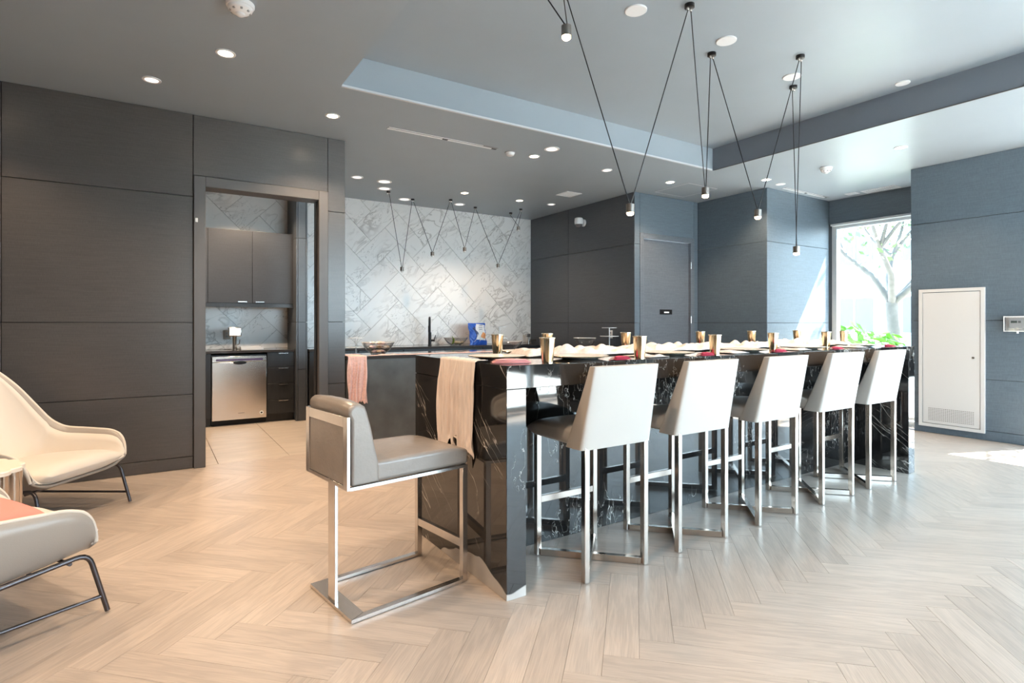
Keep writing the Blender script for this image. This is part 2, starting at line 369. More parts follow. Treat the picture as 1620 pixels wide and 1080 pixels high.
def clip(poly, a, b, c):
    """keep a*x+b*y<=c"""
    out = []
    for i in range(len(poly)):
        p, q = poly[i], poly[(i + 1) % len(poly)]; dp = a * p[0] + b * p[1] - c; dq = a * q[0] + b * q[1] - c
        if dp <= 0: out.append(p)
        if dp * dq < 0:
            t = dp / (dp - dq); out.append((p[0] + (q[0] - p[0]) * t, p[1] + (q[1] - p[1]) * t))
    return out
def clip_rect(poly, x0, x1, y0, y1):
    for abc in ((-1, 0, -x0), (1, 0, x1), (0, -1, -y0), (0, 1, y1)):
        poly = clip(poly, *abc)
        if len(poly) < 3: return []
    return poly
def area(poly): return abs(sum(p[0] * q[1] - q[0] * p[1] for p, q in zip(poly, poly[1:] + poly[:1]))) / 2
def herring(w, L, P, Q, org, rect, gap):
    """yield (corners4, centre, dir) of herringbone boards that touch rect; P,Q unit vectors"""
    x0, x1, y0, y1 = rect; R = max(x1 - x0, y1 - y0) * 1.6 + 2; cx, cy = (x0 + x1) / 2, (y0 + y1) / 2
    out = []
    ni = int(R / w / 1.4) + 2; nj = int(R / L / 1.4) + 2
    # lattice coords near rect centre
    rx, ry = cx - org[0], cy - org[1]; p0 = rx * P[0] + ry * P[1]; q0 = rx * Q[0] + ry * Q[1]
    ic = round((p0 + q0) / 2 / w); jc = round((p0 - q0) / 2 / L)
    for i in range(ic - ni, ic + ni):
        for j in range(jc - nj, jc + nj):
            ox = i * w + j * L; oy = i * w - j * L
            for (a0, a1, b0, b1, d) in ((ox, ox + L, oy, oy + w, 0), (ox + L, ox + L + w, oy + w - L, oy + w, 1)):
                g = gap / 2; cs = []
                for a, b in ((a0 + g, b0 + g), (a1 - g, b0 + g), (a1 - g, b1 - g), (a0 + g, b1 - g)):
                    cs.append((org[0] + P[0] * a + Q[0] * b, org[1] + P[1] * a + Q[1] * b))
                mx = sum(c[0] for c in cs) / 4; my = sum(c[1] for c in cs) / 4
                if x0 - L < mx < x1 + L and y0 - L < my < y1 + L: out.append((cs, (mx, my), d))
    return out

# ================================================================= STRUCTURE
Hc = 3.05; HT = 3.31
YL = 5.55; YB = 8.05; XD = 5.56; XC = 6.87; YA = 4.43; XW = 8.4; XR = 7.48; YR = 3.0; YF = -2.2; YJ = 1.88

# ---- floor
fl = MB().box(-3.2, 8.6, YF - 0.2, YB + 0.2, -0.16, -0.013).build('floor', mat('subfloor', (0.12, 0.09, 0.07), 0.8)); tag(fl, kind='structure')
r2 = math.sqrt(0.5)
Pd, Qd = (r2, -r2), (r2, r2)
planks = herring(0.1333, 0.7071, Pd, Qd, (0.02, 1.5), (-3.0, 8.4, YF, 5.6), 0.0009)
def uv_layer(me, fn):
    uvl = me.uv_layers.new(name='UVMap')
    for lp in me.loops: uvl.data[lp.index].uv = fn(me.vertices[lp.vertex_index].co, lp.index)
def std_plank():
    mb = MB().prism([(-0.3531, -0.0662), (0.3531, -0.0662), (0.3531, 0.0662), (-0.3531, 0.0662)], -0.012, 0, 0.0006)
    me = mb.mesh('plank'); uv_layer(me, lambda co, i: (co.x, co.y)); me.materials.append(OAKM); return me
PLK = std_plank()
cand = []
for cs, c, d in planks:
    ymax = 5.60; xmax = 8.4 if c[1] > YR else 7.6
    poly = clip_rect(cs, -3.0, xmax, YF, ymax)
    if len(poly) < 3 or area(poly) < 0.002: continue
    full = area(poly) > 0.0925
    dp = depth(*c); lat = c[0] * C_ - c[1] * S_
    vis = False
    if dp > 0.5:
        u = 810 + 887 * lat / dp; v = 511 + 887 * H0 / dp
        vis = -150 < u < 1770 and v < 1190
    hid = 1.5 < c[0] < 5.3 and c[1] > 2.75 and (c[1] < 5.3)     # behind the island
    cand.append((0 if (vis and not hid) else 1, dp, cs, c, d, poly, full))
cand.sort(key=lambda t: (t[0], t[1]))
joined = MB(); tones = []; juv = []
for k, (nv, dp, cs, c, d, poly, full) in enumerate(cand):
    ang = -PI / 4 if d == 0 else PI / 4
    if k < 298 and nv == 0:
        if full:
            o = bpy.data.objects.new('plank', PLK); o.location = (c[0], c[1], 0); o.rotation_euler = (0, 0, ang)
        else:
            ca, sa = math.cos(-ang), math.sin(-ang)
            lp = [((p[0] - c[0]) * ca - (p[1] - c[1]) * sa, (p[0] - c[0]) * sa + (p[1] - c[1]) * ca) for p in poly]
            me = MB().prism(lp, -0.012, 0, 0.0006).mesh('plank'); uv_layer(me, lambda co, i: (co.x, co.y)); me.materials.append(OAKM)
            o = bpy.data.objects.new('plank', me); o.location = (c[0], c[1], 0); o.rotation_euler = (0, 0, ang)
        COL.objects.link(o); o.parent = fl
    else:
        n0 = len(joined.f); joined.prism(poly, -0.012, 0, 0.0006)
        tn = rnd.random(); ca, sa = math.cos(-ang), math.sin(-ang)
        for f in joined.f[n0:]:
            tones.append(tn)
            for vi in f:
                q = joined.v[vi]; juv.append(((q[0] - c[0]) * ca - (q[1] - c[1]) * sa, (q[0] - c[0]) * sa + (q[1] - c[1]) * ca))
me = joined.mesh('plank_field'); uvl = me.uv_layers.new(name='UVMap')
for i, q in enumerate(juv): uvl.data[i].uv = q
at = me.attributes.new('tone', 'FLOAT', 'FACE'); at.data.foreach_set('value', tones)
me.materials.append(OAKJ); o = bpy.data.objects.new('plank_field', me); COL.objects.link(o); o.parent = fl; tag(o, kind='stuff')
# kitchen tiles
x = -0.7; i = 0
while x < 5.5:
    y = 5.602 - (i % 2) * 0.6
    while y < YB:
        poly = clip_rect([(x, y), (x + 0.596, y), (x + 0.596, y + 1.196), (x, y + 1.196)], -0.7, 5.5, 5.602, YB)
        if len(poly) >= 3 and area(poly) > 0.01: MB().prism(poly, -0.012, 0.0, 0.001).build('floor_tile', STONE, fl, fix=False)
        y += 1.2
    x += 0.6; i += 1

# ---- ceiling
TX0, TX1, TY0, TY1 = 1.21, 5.58, -1.2, 4.295
ce = MB()
ce.box(-3.2, TX0, YF - 0.2, YB + 0.2, Hc, Hc + 0.1); ce.box(TX1, 8.6, YF - 0.2, YB + 0.2, Hc, Hc + 0.1)
ce.box(TX0, TX1, TY1, YB + 0.2, Hc, Hc + 0.1); ce.box(TX0, TX1, YF - 0.2, TY0, Hc, Hc + 0.1)
ce.box(TX0 - 0.4, TX1 + 0.4, TY0 - 0.4, TY1 + 0.4, HT, HT + 0.1)
ce = tag(ce.build('ceiling', CEIL), kind='structure')
rz_ = MB(); rz_.box(TX0, TX1, TY1, TY1 + 0.06, Hc + 0.1, HT); rz_.build('tray_riser', CEIL, ce)
MB().box(TX1 - 0.001, TX1 + 0.06, TY0, TY1, Hc + 0.001, HT).build('tray_riser', mat('dark_riser_tone', (0.13, 0.15, 0.18), 0.45), ce)  # right riser, darker in tone than the other three
MB().box(TX0 - 0.06, TX0, TY0, TY1, Hc + 0.1, HT).build('tray_riser', CEIL, ce)
MB().box(TX0, TX1, TY0 - 0.06, TY0, Hc + 0.1, HT).build('tray_riser', CEIL, ce)
t = MB().box(TX0 + 0.004, TX1 - 0.03, TY1 - 0.022, TY1 - 0.001, Hc - 0.004, Hc + 0.012).build('trim_1', EDGE); tag(t, kind='structure')
t = MB().box(TX1 - 0.012, TX1 - 0.001, TY0, TY1 - 0.03, Hc - 0.004, Hc + 0.004).build('trim_2', TRIM); tag(t, kind='structure')

# ---- panelled walls
def wall(name, backs):
    mb = MB()
    for b in backs: mb.box(*b)
    return tag(mb.build(name, PANEL_B), kind='structure')
GAP = 0.005
def panels_y(w, y, face, xs, zs, th=0.018, m=None, name='panel'):
    """panels on a plane of constant y; face=-1 faces -y"""
    for x0, x1 in zip(xs[:-1], xs[1:]):
        for z0, z1 in zip(zs[:-1], zs[1:]):
            a, b = (y, y + th) if face < 0 else (y - th, y)
            MB().box(x0 + GAP / 2, x1 - GAP / 2, a, b, z0 + GAP / 2, z1 - GAP / 2).build(name, m or PANEL, w, bevel=0.0012, seg=1)
def panels_x(w, x, face, ys, zs, th=0.018, m=None, name='panel'):
    for y0, y1 in zip(ys[:-1], ys[1:]):
        for z0, z1 in zip(zs[:-1], zs[1:]):
            a, b = (x, x + th) if face < 0 else (x - th, x)
            MB().box(a, b, y0 + GAP / 2, y1 - GAP / 2, z0 + GAP / 2, z1 - GAP / 2).build(name, m or PANEL, w, bevel=0.0012, seg=1)
ZS = [0, 0.105, 0.640, 1.255, 2.340, Hc]
XE = 1.607
w = wall('wall_left', [(-3.2, 0.33, YL + 0.018, YL + 0.14, 0, Hc), (0.33, 1.42, YL + 0.018, YL + 0.14, 2.49, Hc), (1.42, XE - 0.018, YL + 0.018, YL + 0.14, 0, Hc)])
panels_y(w, YL, -1, [-3.2, -2.18, -0.94, 0.300], ZS, m=PANELW)
panels_y(w, YL, -1, [0.300, 1.440], [2.525, Hc], m=PANELW)
panels_y(w, YL, -1, [1.440, XE], [0, 0.105, 0.66, 1.262, 2.337, Hc], m=PANELW)
panels_x(w, XE, 1, [YL + 0.001, YL + 0.16], [0, 0.105, 0.66, 1.262, 2.337, Hc], m=PANELW)
# door casing of the kitchen opening
dt = MB()
dt.box(0.304, 0.394, YL - 0.022, YL + 0.02, 0, 2.522).box(1.350, 1.438, YL - 0.022, YL + 0.02, 0, 2.522).box(0.394, 1.350, YL - 0.022, YL + 0.02, 2.432, 2.522)
dt = tag(dt.build('trim_3', TRIM, bevel=0.004), kind='structure')
MB().box(0.330, 0.394, YL + 0.02, YL + 0.17, 0, 2.47).build('door_jamb', TRIM, dt)
MB().box(1.350, 1.42, YL + 0.02, YL + 0.17, 0, 2.47).build('door_jamb', TRIM, dt)
MB().box(0.394, 1.350, YL + 0.02, YL + 0.17, 2.432, 2.49).build('head_jamb', TRIM, dt)
MB().box(1.340, 1.3505, YL + 0.05, YL + 0.12, 0.0, 2.43).build('door_track', BLKM, dt)
MB().box(0.315, 0.335, YL - 0.026, YL - 0.021, 2.12, 2.155).build('door_contact', WPL, dt, bevel=0.002)

# ---- tiled back wall (kitchen and bar)
wb = wall('wall_back', [(-0.9, XD + 0.05, YB + 0.012, YB + 0.2, 0, Hc)]); wb.data.materials.clear(); wb.data.materials.append(GROUT)
for cs, c, d in herring(0.305, 0.61, (r2, r2), (-r2, r2), (0.12, 0.30), (0.0, XD, 0.9, Hc), 0.0035):
    poly = clip_rect(cs, 0.0, XD, 0.916, Hc)
    if len(poly) < 3 or area(poly) < 0.002: continue
    # local frame: mesh in xz plane
    mb = MB().prism(poly, 0, 0.012, 0.0012)
    mb.v = [(p[0], YB + 0.012 - p[2], p[1]) for p in mb.v]
    mb.build('wall_tile', TILE, wb)

w = wall('wall_right_bar', [(XD + 0.018, XD + 0.15, YL + 0.15, YB + 0.012, 0, Hc)])
panels_x(w, XD, -1, [YL + 0.005, 7.0, YB], [0, 0.105, 0.640, 1.255, 2.340, Hc], m=PANELN)
# wall with the service door
w = wall('wall_service', [(XD + 0.018, 5.66, YL + 0.018, YL + 0.15, 0, Hc), (5.66, 6.78, YL + 0.018, YL + 0.15, 2.50, Hc), (6.78, XC + 0.15, YL + 0.018, YL + 0.15, 0, Hc)])
panels_y(w, YL, -1, [XD + 0.0, 5.66], [0, 1.255, 2.340, Hc]); panels_y(w, YL, -1, [5.66, 6.78], [2.50, Hc]); panels_y(w, YL, -1, [6.78, XC], [0, 1.255, 2.340, Hc])
DOORM = weave_mat('door_paint', (0.10, 0.115, 0.135), 0.33, 0.6)
dr = MB().box(5.735, 6.70, YL + 0.03, YL + 0.07, 0.006, 2.425).build('door_1', DOORM, bevel=0.003); tag(dr, kind='structure')
fr = MB(); fr.box(5.66, 5.73, YL - 0.008, YL + 0.09, 0, 2.50).box(6.705, 6.78, YL - 0.008, YL + 0.09, 0, 2.50).box(5.73, 6.705, YL - 0.008, YL + 0.09, 2.43, 2.50)
fr.build('door_frame', DOORM, dr, bevel=0.003)
for z in (0.25, 1.30, 2.10): MB().tube([(6.704, YL - 0.012, z - 0.05), (6.704, YL - 0.012, z + 0.05)], 0.009, 10).build('hinge', BRUSH, dr, smooth=True)
sg = MB().box(6.085, 6.335, YL + 0.020, YL + 0.029, 1.375, 1.445).build('door_sign', BLKM, dr, bevel=0.002)
MB().box(6.165, 6.265, YL + 0.0175, YL + 0.0199, 1.395, 1.415).build('sign_lettering', WPL, sg)
MB().lathe([(0.026, 0), (0.026, 0.012), (0.012, 0.016), (0.012, 0.05), (0.010, 0.055)], (5.80, YL + 0.03, 1.0), 16, 'Y').box(5.79, 5.92, YL - 0.03, YL - 0.015, 0.99, 1.01).build('door_handle', BRUSH, dr, smooth=True)

w = wall('wall_corner', [(XC + 0.018, XC + 0.15, YA + 0.0185, YL + 0.15, 0, Hc)])
panels_x(w, XC, -1, [YA + 0.001, YL], ZS)
w = wall('wall_alcove', [(XC + 0.018, XW + 0.25, YA + 0.018, YA + 0.15, 0, Hc)])
panels_y(w, YA, -1, [XC + 0.001, XW], ZS)

# window wall (alcove)
w = wall('wall_window', [(XW + 0.018, XW + 0.25, YR, YA, 2.70, Hc), (XW + 0.018, XW + 0.25, YR, YA, 0, 0.10)])
panels_x(w, XW, -1, [YR, YA], [2.70, Hc]); panels_x(w, XW, -1, [YR, YA], [0, 0.10])
def window(n, x, y0, y1, z0, z1, mull=(), axis='x', trans=()):
    g = []
    t, d = 0.07, 0.10
    def bx(a0, a1, c0, c1, off=0, th=d):
        b = MB()
        if axis == 'x': b.box(x + off, x + off + th, a0, a1, c0, c1)
        else: b.box(a0, a1, x + off, x + off + th, c0, c1)
        return b
    gl = tag(bx(y0 + t, y1 - t, z0 + t, z1 - t, 0.045, 0.008).build('window_%d' % n, WGLASS), kind='structure')
    bx(y0, y0 + t, z0, z1).build('window_frame', FRAME, gl, bevel=0.004); bx(y1 - t, y1, z0, z1).build('window_frame', FRAME, gl, bevel=0.004)
    bx(y0 + t, y1 - t, z1 - t, z1).build('window_frame', FRAME, gl, bevel=0.004); bx(y0 + t, y1 - t, z0, z0 + t).build('window_frame', FRAME, gl, bevel=0.004)
    for m_ in mull: bx(m_ - 0.03, m_ + 0.03, z0 + t, z1 - t).build('mullion', FRAME, gl, bevel=0.004)
    for m_ in trans: bx(y0 + t, y1 - t, m_ - 0.025, m_ + 0.025, 0.01, 0.08).build('transom', FRAME, gl, bevel=0.004)
    return gl
window(1, XW + 0.08, YR - 0.02, YA - 0.002, 0.10, 2.70)
bead = tag(MB().box(XW - 0.012, XW + 0.08, YR, YA - 0.03, 2.672, 2.699).build('trim_4', EDGE), kind='structure')

# right wall (column block beside the alcove)
w = wall('wall_right', [(XR + 0.018, XW + 0.5, YJ, YR - 0.02, 0, Hc)])
panels_x(w, XR, -1, [YJ, YR], [0, 0.105, 0.650, 1.278, 2.392, Hc])
panels_y(w, YR, 1, [XR + 0.0, XW + 0.4], ZS)
window(2, XR + 0.06, YF + 0.0, YJ - 0.005, 0.02, 2.85, mull=(0.5, -0.85))
tag(MB().box(XR, XR + 0.3, YF, YJ - 0.005, 2.85, Hc).build('wall_right_header', CEIL), kind='structure')
# wall behind the camera: solid on the left, glazed on the right
tag(MB().box(-3.2, 1.7, YF - 0.15, YF, 0, Hc).box(1.7, XR + 0.3, YF - 0.15, YF, 2.9, Hc).build('wall_front', PANEL), kind='structure')
window(3, YF - 0.12, 1.7, XR, 0.02, 2.9, mull=(3.1, 4.5, 5.9), axis='y', trans=(2.3,))
tag(MB().box(-3.2, -3.0, YF, YL, 0, Hc).build('wall_far_left', PANEL), kind='structure')
tag(MB().box(-0.9, -0.7, YL + 0.15, YB + 0.1, 0, Hc).build('wall_left_kitchen', PANEL), kind='structure')
# fin between kitchen and bar
w = wall('wall_fin', [(1.568, 1.672, 7.518, YB, 0, Hc)])
panels_x(w, 1.55, -1, [7.50, YB], [0, 1.262, 2.337, Hc], m=PANELN); panels_x(w, 1.69, 1, [7.50, YB], [0, 1.262, 2.337, Hc], m=PANELN); panels_y(w, 7.50, -1, [1.57, 1.67], [0, 0.66, 1.262, 2.337, Hc], m=PANELN)

# ================================================================= LIGHT FITTINGS AND CEILING DEVICES
def spot(parent, loc, power, size=124, blend=0.6, col=(1.0, 0.74, 0.50), r=0.03):
    d = bpy.data.lights.new('lamp_light', 'SPOT'); d.energy = power; d.spot_size = math.radians(size); d.spot_blend = blend; d.color = col; d.shadow_soft_size = r
    o = bpy.data.objects.new('lamp_light', d); COL.objects.link(o); o.parent = parent; o.location = loc
def downlight(x, y, z, r, on, label, group, power=0):
    t = thing('downlight' if on else 'ceiling_disc', label, 'downlight' if on else 'ceiling disc', (x, y, z), 0, group)
    MB().lathe([(r, 0), (r, -0.004), (r * 0.97, -0.006), (r * 0.74, -0.005), (r * 0.72, 0.0), (r * 0.72, 0.0)], n=28, capb=False, capt=False).build('trim_ring', WPL, t, smooth=True)
    if on:
        MB().lathe([(r * 0.73, -0.0035), (0.0005, -0.0035)], n=28, capb=False, capt=False).build('lens', LAMP, t)
        if power: spot(t, (0, 0, -0.03), power)
    else:
        MB().lathe([(r * 0.74, -0.0045), (0.0005, -0.0045)], n=28, capb=False, capt=False).build('lens', DISC_GLOW, t)
    return t
WARM = 'warm lit downlights over the lounge and bar'
DL = [(357, 84, Hc, 'glowing warm downlight nearest the smoke detector over the lounge', 42),
      (526, 183, Hc, 'glowing warm downlight above the kitchen doorway corner', 42),
      (845, 247, Hc, 'glowing warm downlight beside the small ceiling sprinkler cover', 34),
      (735, 305, Hc, 'glowing warm downlight above the middle of the far hanging lamps', 34),
      (822, 317, Hc, 'small glowing downlight near the tiled wall right end', 26),
      (1060, 288, Hc, 'glowing warm downlight above the door with the sign', 34),
      (1212, 284, Hc, 'glowing warm downlight above the corner left of the sunlit alcove', 30),
      (1425, 233, Hc, 'glowing downlight in the soffit beside the right blue wall', 34)]
for u, v, z, lab, pw in DL:
    x, y = on_z(u, v, z); downlight(x, y, z, 0.062, True, lab, 'lit downlights', pw * (1.3 if y < 6.2 else 0.95))
# lamps of the same run that stand outside the picture
for x, y, pw in ((-1.05, 4.62, 48), (-0.25, 2.55, 48), (-1.6, 3.3, 45), (0.45, 1.45, 45), (-1.0, 1.0, 45), (0.3, -0.6, 40), (0.5, 6.5, 60), (0.95, 7.15, 85)):
    downlight(x, y, Hc, 0.062, True, 'warm recessed downlight of the lounge run beyond the picture', 'lit downlights outside the picture', pw * (1.2 if y > 5.6 else 1.05))
CEIL_DISCS = [(240, 126, 0.062, 'white ceiling disc by the left wall, left of the lit downlights'),
       (565, 280, 0.075, 'white ceiling disc beside the left wall end, above the tiled wall'),
       (608, 287, 0.095, 'white ceiling disc, front one of the close pair near the far hanging lamps'),
       (608, 298, 0.095, 'white ceiling disc, rear one of the close pair near the far hanging lamps'),
       (640, 315, 0.09, 'white ceiling disc just left of the second black cord mount'),
       (727, 323, 0.085, 'white ceiling disc between the third and fourth black cord mounts'),
       (873, 235.5, 0.08, 'white ceiling disc right of the lit downlight near the tray edge'),
       (960, 269, 0.062, 'small white ceiling disc behind the long black cord of the island lamps'),
       (872, 323, 0.066, 'small white ceiling disc left of the dome camera'),
       (1235, 291, 0.06, 'small pale ceiling disc left of the right slot diffuser')]
for u, v, r, lab in CEIL_DISCS:
    x, y = on_z(u, v, Hc); downlight(x, y, Hc, r, False, lab, None)
for u, v, r, lab in [(1006, 16, 0.072, 'round white speaker nearest the camera in the raised tray ceiling'),
                     (1149, 64, 0.072, 'round white speaker in the middle of the raised tray ceiling'),
                     (1253, 121, 0.072, 'round white speaker in the tray ceiling partly behind lamp cords'),
                     (1428, 131, 0.055, 'small white disc at the tray ceiling edge above the dark beam')]:
    x, y = on_z(u, v, HT)
    t = thing('ceiling_speaker', lab, 'speaker', (x, y, HT))
    MB().lathe([(r, 0), (r, -0.006), (r * 0.94, -0.009)], n=32, capb=False, capt=False).build('rim', WPL, t, smooth=True)
    MB().lathe([(r * 0.945, -0.008), (0.0005, -0.009)], n=32, capb=False, capt=False).build('grille', LENSG, t)

def smoke(u, v, r, label):
    x, y = on_z(u, v, Hc); t = thing('smoke_detector', label, 'smoke detector', (x, y, Hc))
    MB().lathe([(r, 0), (r, -0.012), (r * 0.93, -0.022), (r * 0.9, -0.022)], n=32, capb=False).build('base', WPL, t, smooth=True)
    MB().lathe([(r * 0.86, -0.022), (r * 0.84, -0.036), (r * 0.6, -0.05), (r * 0.34, -0.056), (r * 0.32, -0.064), (r * 0.2, -0.07), (0.001, -0.071)], n=32, capb=False, capt=False).build('sensor_cap', WPL, t, smooth=30)
    for k in range(8):
        a = 2 * PI * k / 8; M = Matrix.Rotation(a, 4, 'Z')
        MB().box(r * 0.62, r * 0.74, -0.006, 0.006, -0.05, -0.040, M).build('vent_slot', GREYP, t)
smoke(380, 6, 0.075, 'round white smoke detector at the top edge above the lounge')
smoke(1307, 265, 0.068, 'round white smoke detector in front of the alcove window')
x, y = on_z(807, 241, Hc); t = thing('sprinkler_cover', 'small domed white sprinkler cover at the end of the slot diffuser', 'sprinkler', (x, y, Hc))
MB().lathe([(0.05, 0), (0.05, -0.008), (0.04, -0.03), (0.03, -0.036), (0.001, -0.04)], n=24, capb=False, capt=False).build('cap', WPL, t, smooth=30)
MB().lathe([(0.055, 0), (0.055, -0.004), (0.05, -0.006)], n=24, capb=False).build('collar', GREYP, t)

# slot diffusers
def slot(x0, x1, y, label):
    t = thing('slot_diffuser', label, 'air vent', ((x0 + x1) / 2, y, Hc)); L = (x1 - x0) / 2
    MB().box(-L, L, -0.035, 0.035, -0.002, 0.0).build('frame', mat('diffuser_frame', (0.2, 0.2, 0.21), 0.4), t)
    MB().box(-L, -0.03, 0.002, 0.027, -0.006, -0.002).build('blade', WPL, t); MB().box(0.03, L * 0.9, 0.002, 0.027, -0.006, -0.002).build('blade', WPL, t)
    MB().box(-L, L * 0.7, -0.030, -0.024, -0.006, -0.002).build('blade', WPL, t)
    MB().box(-0.03, 0.03, 0.002, 0.027, -0.004, -0.002).build('slot_gap', BLKM, t); MB().box(L * 0.9, L, 0.002, 0.027, -0.004, -0.002).build('slot_gap', BLKM, t)
slot(1.83, 3.0, 4.96, 'long white slot diffuser in the soffit below the tray edge')
slot(7.08, 8.15, 4.32, 'slim slot diffuser in the alcove ceiling above the sunlit wall')
for u, v, sx, sy, lab, nm in ((900, 307, 0.26, 0.26, 'square white ceiling grille near the dome camera', 'ceiling_grille'), (1393, 299, 0.20, 0.42, 'white rectangular grille in the ceiling above the alcove window', 'ceiling_grille'), (1348, 306, 0.14, 0.14, 'small square white grille beside the larger one above the alcove window', 'ceiling_grille')):
    x, y = on_z(u, v, Hc); t = thing(nm, lab, 'air vent', (x, y, Hc))
    fb = MB(); a, b = sx / 2, sy / 2
    fb.box(-a, a, -b, -b + 0.02, -0.006, 0).box(-a, a, b - 0.02, b, -0.006, 0).box(-a, -a + 0.02, -b + 0.02, b - 0.02, -0.006, 0).box(a - 0.02, a, -b + 0.02, b - 0.02, -0.006, 0)
    fb.build('frame', WPL, t)
    k = -b + 0.035
    while k < b - 0.03:
        MB().box(-a + 0.02, a - 0.02, k, k + 0.012, -0.005, -0.001).build('slat', WPL, t); k += 0.028
x, y = on_z(1085, 301, Hc); t = thing('ceiling_hatch', 'flush square access hatch with a pale outline above the service door', 'hatch', (x, y, Hc))
hb = MB(); a = 0.29
hb.box(-a, a, -a, -a + 0.012, -0.003, 0).box(-a, a, a - 0.012, a, -0.003, 0).box(-a, -a + 0.012, -a, a, -0.003, 0).box(a - 0.012, a, -a, a, -0.003, 0)
hb.build('edge_frame', EDGE, t); MB().box(-a + 0.014, a - 0.014, -a + 0.014, a - 0.014, -0.002, 0).build('hatch_panel', CEIL, t)
# dome camera on the dark side wall
t = thing('dome_camera', 'white security camera on the dark wall right of the tiles', 'camera', (XD, 6.62, 2.78))
MB().lathe([(0.055, 0), (0.055, 0.02), (0.045, 0.03)], n=24, axis='X').build('mount', WPL, t, smooth=True)
MB().box(-0.10, -0.02, -0.022, 0.022, 0.0, 0.05).build('bracket', WPL, t, bevel=0.006)
MB().lathe([(0.045, 0.07), (0.062, 0.06), (0.066, 0.0), (0.060, -0.03)], (-0.1, 0, 0), 24).build('housing', WPL, t, smooth=30)
MB().lathe([(0.058, -0.03), (0.05, -0.055), (0.028, -0.075), (0.001, -0.08)], (-0.1, 0, 0), 24, capb=False, capt=False).build('dome', mat('smoked_dome', (0.12, 0.12, 0.13), 0.08), t, smooth=30)

# ---- cord lamps: zigzag of black cords between ceiling mounts, socket at each low point
def cord_system(canops, socks, z, labels_c, labels_s, gC, gS, rc, hc, sr, sh, lit, cr=0.0035):
    tops = []
    for (x, y), lab in zip(canops, labels_c):
        t = thing('cord_mount', lab, 'lamp mount', (x, y, z), 0, gC)
        MB().lathe([(rc, 0), (rc, -hc), (rc * 0.9, -hc - 0.002)], n=20, capb=False).build('canopy', BLKM, t, smooth=True)
        MB().lathe([(rc * 0.28, -hc), (rc * 0.28, -hc - 0.014), (rc * 0.18, -hc - 0.02)], (rc * 0.45, 0, 0), 12).lathe([(rc * 0.28, -hc), (rc * 0.28, -hc - 0.014), (rc * 0.18, -hc - 0.02)], (-rc * 0.45, 0, 0), 12).build('cord_grip', CHROME, t, smooth=True)
        tops.append(t)
    for i, (x, y, zz) in enumerate(socks):
        t = thing('pendant_lamp', labels_s[i], 'pendant lamp', (x, y, zz), 0, gS)
        MB().lathe([(sr * 0.55, 0), (sr, -0.004), (sr, -sh), (sr * 0.86, -sh), (sr * 0.86, -sh + 0.02)], n=20, capt=False).build('socket', SOCK, t, smooth=30)
        MB().lathe([(sr * 0.84, -sh + 0.018), (sr * 0.84, -sh - 0.010), (sr * 0.6, -sh - 0.016), (0.001, -sh - 0.018)], n=20, capt=False).build('lamp_insert', BULB if lit else LENS, t, smooth=30)
        for j, (cx, cy) in enumerate((canops[i], canops[i + 1])):
            s = 1 if j == 0 else -1; dx = cx - x
            MB().tube([(cx - x + s * rc * 0.45, cy - y, z - zz - hc - 0.016), (-s * 0.006, 0, -0.002)], cr, 8).build('cord', BLKM, t, smooth=True)
        if lit: spot(t, (0, 0, -sh - 0.03), lit, 130, 0.5, (1.0, 0.72, 0.46), 0.02)
cn = []
for u, v in ((890, -62), (903, -14), (1091, 7), (1126, 84), (1266, 88), (1255, 136)):
    cn.append(on_z(u, v, HT))
cn[0] = (1.45, 2.43); cn[1] = (2.17, 2.76); cn[2] = (2.926, 2.43); cn[3] = (3.596, 2.776); cn[4] = (4.203, 2.433); cn[5] = (4.691, 2.778)
# sockets: x,y half way, height from the photograph's row
sk = []
for i, (u, v) in enumerate(((896, 40), (997, 322), (1116, 296), (1199, 331), (1260, 389))):
    y = 2.604 if i else 2.0
    if i == 0: xx, yy = x_at(896, 2.3), 2.3
    else: yy = 2.604; xx = x_at(u, yy)
    sk.append((xx, yy, H0 - (v - 511) * depth(xx, yy) / 887))
lc = ['black cord mount at the top edge of the picture, outermost of the island row', 'black cord mount above the top edge of the picture over the island', 'black cord mount nearest the top edge beside the first round speaker', 'black cord mount between the two large round ceiling speakers and the dark beam', 'black cord mount right of all others over the island', 'black cord mount overlapping the third round speaker']
ls = ['lit socket lamp hanging highest near the top edge', 'lit socket lamp in front of the dark wall corner left of the service door', 'lit socket lamp above the service door', 'lit socket lamp in front of the corner left of the green-lit wall', 'socket lamp hanging lowest in front of the sunlit alcove wall']
cord_system(cn, sk, HT, lc, ls, 'cord mounts over the island', 'lamps over the island', 0.032, 0.022, 0.026, 0.058, 9)
c2 = [on_z(u, v, Hc) for u, v in ((614.5, 302), (653, 314), (713, 314), (752, 326.5), (824, 329.5), (809, 334))]
yb2 = 7.5
c2 = [(x_at(614.5, 7.35), 7.35), (x_at(653, 7.62), 7.62), (x_at(713, 7.35), 7.35), (x_at(752, 7.62), 7.62), (x_at(824, 7.36), 7.36), (x_at(808, 7.70), 7.70)]
s2 = []
for (u, v) in ((636, 422), (684, 398), (735, 391), (788, 417), (820, 358)):
    xx = x_at(u, 7.5); s2.append((xx, 7.5, H0 - (v - 511) * depth(xx, 7.5) / 887))
lc2 = ['small black cord mount furthest left by the tiled wall', 'small black cord mount second from the left by the tiled wall', 'small black cord mount third from the left by the tiled wall', 'small black cord mount fourth from the left by the tiled wall', 'small black cord mount near the tiled wall right end, nearer the camera', 'small black cord mount close to the tiles beside the right end of the row']
ls2 = ['black socket lamp furthest left and lowest before the tiles', 'black socket lamp second from the left before the tiles', 'black socket lamp in the middle before the tiles', 'black socket lamp fourth from the left before the tiles', 'short hung black socket lamp furthest right before the tiles']
